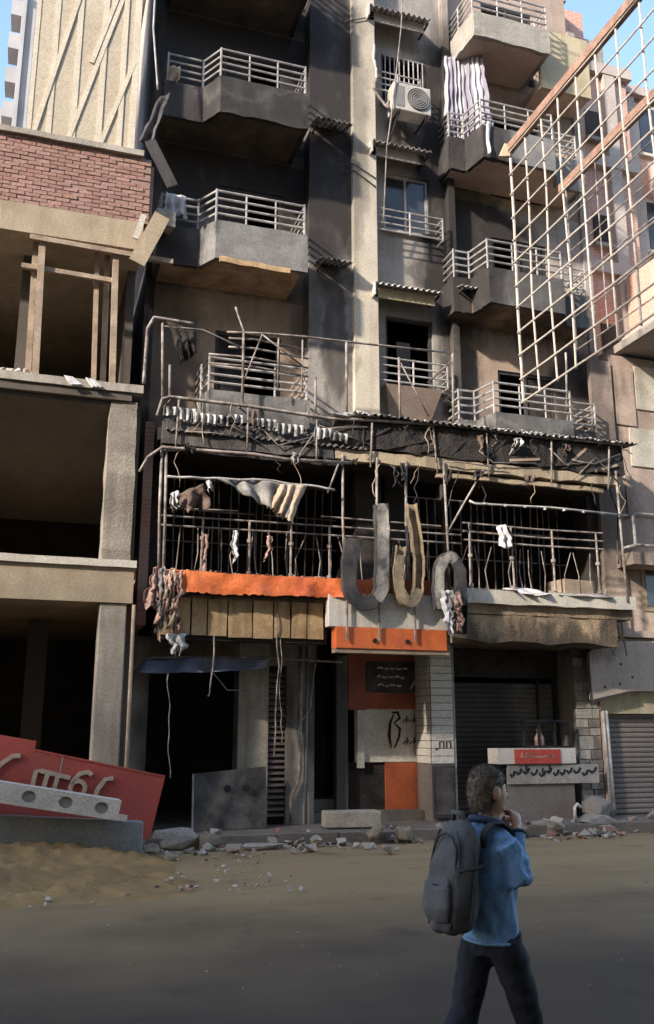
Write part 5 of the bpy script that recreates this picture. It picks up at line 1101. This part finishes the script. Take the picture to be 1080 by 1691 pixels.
for k in range(2600):
    p = r.choice(pol); c = p.center.copy(); nn = p.normal
    d = (nn * .45 + Vector((-.25, 0, -.55 if c.z < 1.52 else .05)) + Vector((r.uniform(-.35, .35), r.uniform(-.35, .35), r.uniform(-.3, .3)))).normalized()
    if c.x > .05 and c.z > 1.5: d = (d + Vector((.6, 0, .1))).normalized()
    L_ = r.uniform(.012, .024); sd_ = d.cross(Vector((0, 0, 1)) if abs(d.z) < .9 else Vector((1, 0, 0))).normalized() * .0016
    u2 = d.cross(sd_).normalized() * .0016; b0 = c - nn * .002
    stm.add([b0 + sd_, b0 - sd_, b0 + u2, c + d * L_], [(0, 1, 3), (1, 2, 3), (2, 0, 3)])
ob('hair_strands', stm, 'hair', ho, origin=(0, 0, 0), kind='stuff')
# trousers
tr = MB().loft([Z((0, 0, .72), .10, .125), Z((0, 0, .8), .105, .13), Z((0, 0, .9), .095, .12)], 18)
tr.limb([HIP1, (.075, -.08, .62), KN1, (.175, -.08, .28), AN1], [.092, .08, .067, .062, .06], 16); tr.limb([HIP2, (-.065, .08, .62), KN2, (-.25, .08, .33), AN2], [.092, .08, .067, .062, .06], 16)
to = ob('trousers', tr, 'trousers', BO, origin=(0, 0, 0)); remesh(to, .012, 3, lambda c: .008 * noise.noise(Vector((c.x * 10, c.y * 8, c.z * 16))) + .004 * noise.noise(c * 30))
for an, rot in ((AN1, -8), (AN2, 38)):
    sh = MB(); m3 = Matrix.Rotation(R(rot), 3, 'Y'); a_ = Vector(an)
    sh.loft([(a_ + m3 @ Vector((-.07, 0, -.055)), m3 @ Vector((0, 0, .035)), (0, .034, 0)), (a_ + m3 @ Vector((-.02, 0, -.04)), m3 @ Vector((0, 0, .058)), (0, .04, 0)), (a_ + m3 @ Vector((.07, 0, -.06)), m3 @ Vector((0, 0, .036)), (0, .043, 0)), (a_ + m3 @ Vector((.15, 0, -.07)), m3 @ Vector((0, 0, .02)), (0, .03, 0))], 12)
    ob('shoe', sh, 'shoe', BO, smooth=True, origin=(0, 0, 0))
# jacket
jk = MB().loft([Z((.0, 0, .775), .118, .15), Z((.002, 0, .86), .113, .145), Z((0, 0, .96), .106, .138), Z((-.004, 0, 1.08), .108, .148), Z((-.008, 0, 1.18), .104, .158), Z((-.012, 0, 1.245), .088, .145), Z((-.008, 0, 1.29), .066, .088), Z((-.005, 0, 1.325), .06, .064)], 24)
for sh, el, hd in (((-.01, -.12, 1.215), ELB, HND), ((-.01, .12, 1.215), EL2, HN2)):
    sh, el, hd = Vector(sh), Vector(el), Vector(hd); hd = el.lerp(hd, .93)
    jk.limb([sh, sh.lerp(el, .5), el + Vector((-.01, 0, -.012)), el + Vector((.02, 0, .01))], [.066, .058, .053, .044], 14); jk.limb([el, el.lerp(hd, .5), hd], [.05, .045, .038], 14)
jo = ob('jacket', jk, 'jacket', BO, origin=(0, 0, 0))
def wrk(c):
    return .017 * noise.noise(Vector((c.x * 15 + c.z * 7, c.y * 13 - c.z * 4, c.z * 4.5))) + .008 * noise.noise(Vector((c.x * 30, c.y * 26, c.z * 14))) + (.008 * noise.noise(Vector((c.x * 12, c.y * 12, c.z * 38))) if c.z > 1.0 and c.x > .03 else 0)
remesh(jo, .009, 3, wrk)
cl = MB()
ring = [Vector((-.004 + .07 * math.cos(a), .078 * math.sin(a), 1.305 + .02 * math.cos(a + math.pi))) for a in [2 * math.pi * k / 24 for k in range(25)]]
cl.tube(ring, .018, 8); ob('collar', cl, 'collar', BO, smooth=True, origin=(0, 0, 0))
ob('hem_band', MB().tube([(.119 * math.cos(a), .151 * math.sin(a), .785) for a in [2 * math.pi * k / 28 for k in range(29)]], .008, 6), 'jacket', BO, smooth=True, origin=(0, 0, 0))
for el, hd in ((ELB, HND), (EL2, HN2)):
    el, hd = Vector(el), Vector(hd); c = el.lerp(hd, .9); t = (hd - el).normalized(); a1 = t.cross(Vector((1, 0, 0))).normalized(); a2 = t.cross(a1)
    ob('cuff', MB().tube([c + (a1 * math.cos(a) + a2 * math.sin(a)) * .038 for a in [2 * math.pi * k / 14 for k in range(15)]], .009, 6), 'collar', BO, smooth=True, origin=(0, 0, 0))
# backpack (its own thing, carried)
BP = empty('backpack', (BX, BY, 0), 'large dark grey school backpack on the boy in blue', 'backpack', rz=R(15), local=True)
BO.scale = BP.scale = (.97, .97, .985)
for o_ in list(BO.children) + list(ho.children):       # head a touch smaller
    if o_.name.split('.')[0] in ('body', 'hair', 'hair_strands', 'eye', 'eyebrow'):
        for v in o_.data.vertices:
            t = min(1, max(0, (v.co.z - 1.33) / .03)) if o_.name.startswith('body') else 1
            if t > 0 and not (o_.name.startswith('body') and v.co.x > .06 and abs(v.co.y) > .05 and v.co.z < 1.37): v.co = v.co.lerp(Vector((.012, 0, 1.335)) + (v.co - Vector((.012, 0, 1.335))) * .92, t)
pk = MB(); sh_ = [(.835, .05, .08), (.855, .09, .11), (.92, .108, .128), (1.02, .108, .13), (1.14, .098, .126), (1.24, .078, .112), (1.3, .055, .09), (1.325, .025, .05)]
rg = []
for z_, a_, b_ in sh_:
    cx = -.19 - (1.325 - z_) * .12 + .02 * (z_ > 1.2)
    rg.append(((cx, 0, z_), (a_, 0, 0), (0, b_, 0)))
pk.loft(rg, 28)
po = ob('main_bag', pk, 'pack', BP, origin=(0, 0, 0))
remesh(po, .01, 4, lambda c: .013 * noise.noise(Vector((c.x * 14, c.y * 15 + c.z * 5, c.z * 3.2))) + .005 * noise.noise(Vector((c.x * 30, c.y * 30, c.z * 12))))
pf = MB().loft([((-.325, 0, .89), (.02, 0, 0), (0, .075, 0)), ((-.338, 0, .95), (.03, 0, 0), (0, .098, 0)), ((-.325, 0, 1.04), (.026, 0, 0), (0, .094, 0)), ((-.305, 0, 1.09), (.014, 0, 0), (0, .07, 0))], 18)
qo = ob('front_pocket', pf, 'pack', BP, origin=(0, 0, 0)); remesh(qo, .009, 3, lambda c: .004 * noise.noise(c * 20))
def packx(z_, y_):      # outer surface of the bag at height z_, across y_
    for i in range(len(sh_) - 1):
        if sh_[i][0] <= z_ <= sh_[i + 1][0]:
            t = (z_ - sh_[i][0]) / (sh_[i + 1][0] - sh_[i][0]); a_ = sh_[i][1] * (1 - t) + sh_[i + 1][1] * t; b_ = sh_[i][2] * (1 - t) + sh_[i + 1][2] * t
            return -.19 - (1.325 - z_) * .12 - a_ * math.sqrt(max(0, 1 - (y_ / b_) ** 2)) - .002
    return -.3
for sgn in (-1, 1):
    ob('seam', MB().tube([(packx(z_, sgn * q_), sgn * q_, z_) for z_, q_ in ((.87, .075), (.95, .1), (1.05, .105), (1.15, .1), (1.23, .085), (1.28, .06))], .005, 6), 'packdark', BP, smooth=True, origin=(0, 0, 0))
    ob('compression_strap', MB().tube([(-.14, sgn * .12, 1.13), (-.21, sgn * .134, 1.12), (packx(1.11, sgn * .1), sgn * .1, 1.11)], .009, 6), 'packdark', BP, smooth=True, origin=(0, 0, 0))
ob('zip', MB().tube([(packx(z_, q_), q_, z_) for z_, q_ in ((1.12, -.09), (1.2, -.08), (1.25, -.05), (1.268, 0), (1.25, .05), (1.2, .08), (1.12, .09))], .006, 6), 'packdark', BP, smooth=True, origin=(0, 0, 0))
ob('zip', MB().tube([(-.345 + .02 * abs(q_) / .08, q_, 1.05 - .0 * abs(q_)) for q_ in (-.085, -.05, 0, .05, .085)], .005, 6), 'packdark', BP, smooth=True, origin=(0, 0, 0))
for s_ in (-1, 1):
    spath = [Vector(p) for p in ((-.115, s_ * .085, 1.2), (-.1, s_ * .088, 1.27), (-.06, s_ * .092, 1.305), (0, s_ * .092, 1.305), (.055, s_ * .09, 1.275), (.09, s_ * .088, 1.22), (.108, s_ * .085, 1.15), (.108, s_ * .09, 1.05))]
    sv = []
    for i, p in enumerate(spath):
        t = (spath[min(i + 1, 7)] - spath[max(i - 1, 0)]).normalized(); sd_ = Vector((0, 1, 0)); nr = t.cross(sd_).normalized()
        sv.append((p, sd_ * .024, nr * .008))
    ob('strap', MB().loft(sv, 10), 'packdark', BP, smooth=True, origin=(0, 0, 0))
    ob('side_zip', MB().tube([(-.2, s_ * .122, 1.2), (-.215, s_ * .133, 1.08), (-.23, s_ * .134, .96), (-.24, s_ * .126, .89)], .006, 6), 'packdark', BP, origin=(0, 0, 0))
ob('handle', MB().tube([(-.175, -.035, 1.3), (-.19, -.03, 1.355), (-.19, .03, 1.355), (-.175, .035, 1.3)], .014, 8), 'pack', BP, smooth=True, origin=(0, 0, 0))
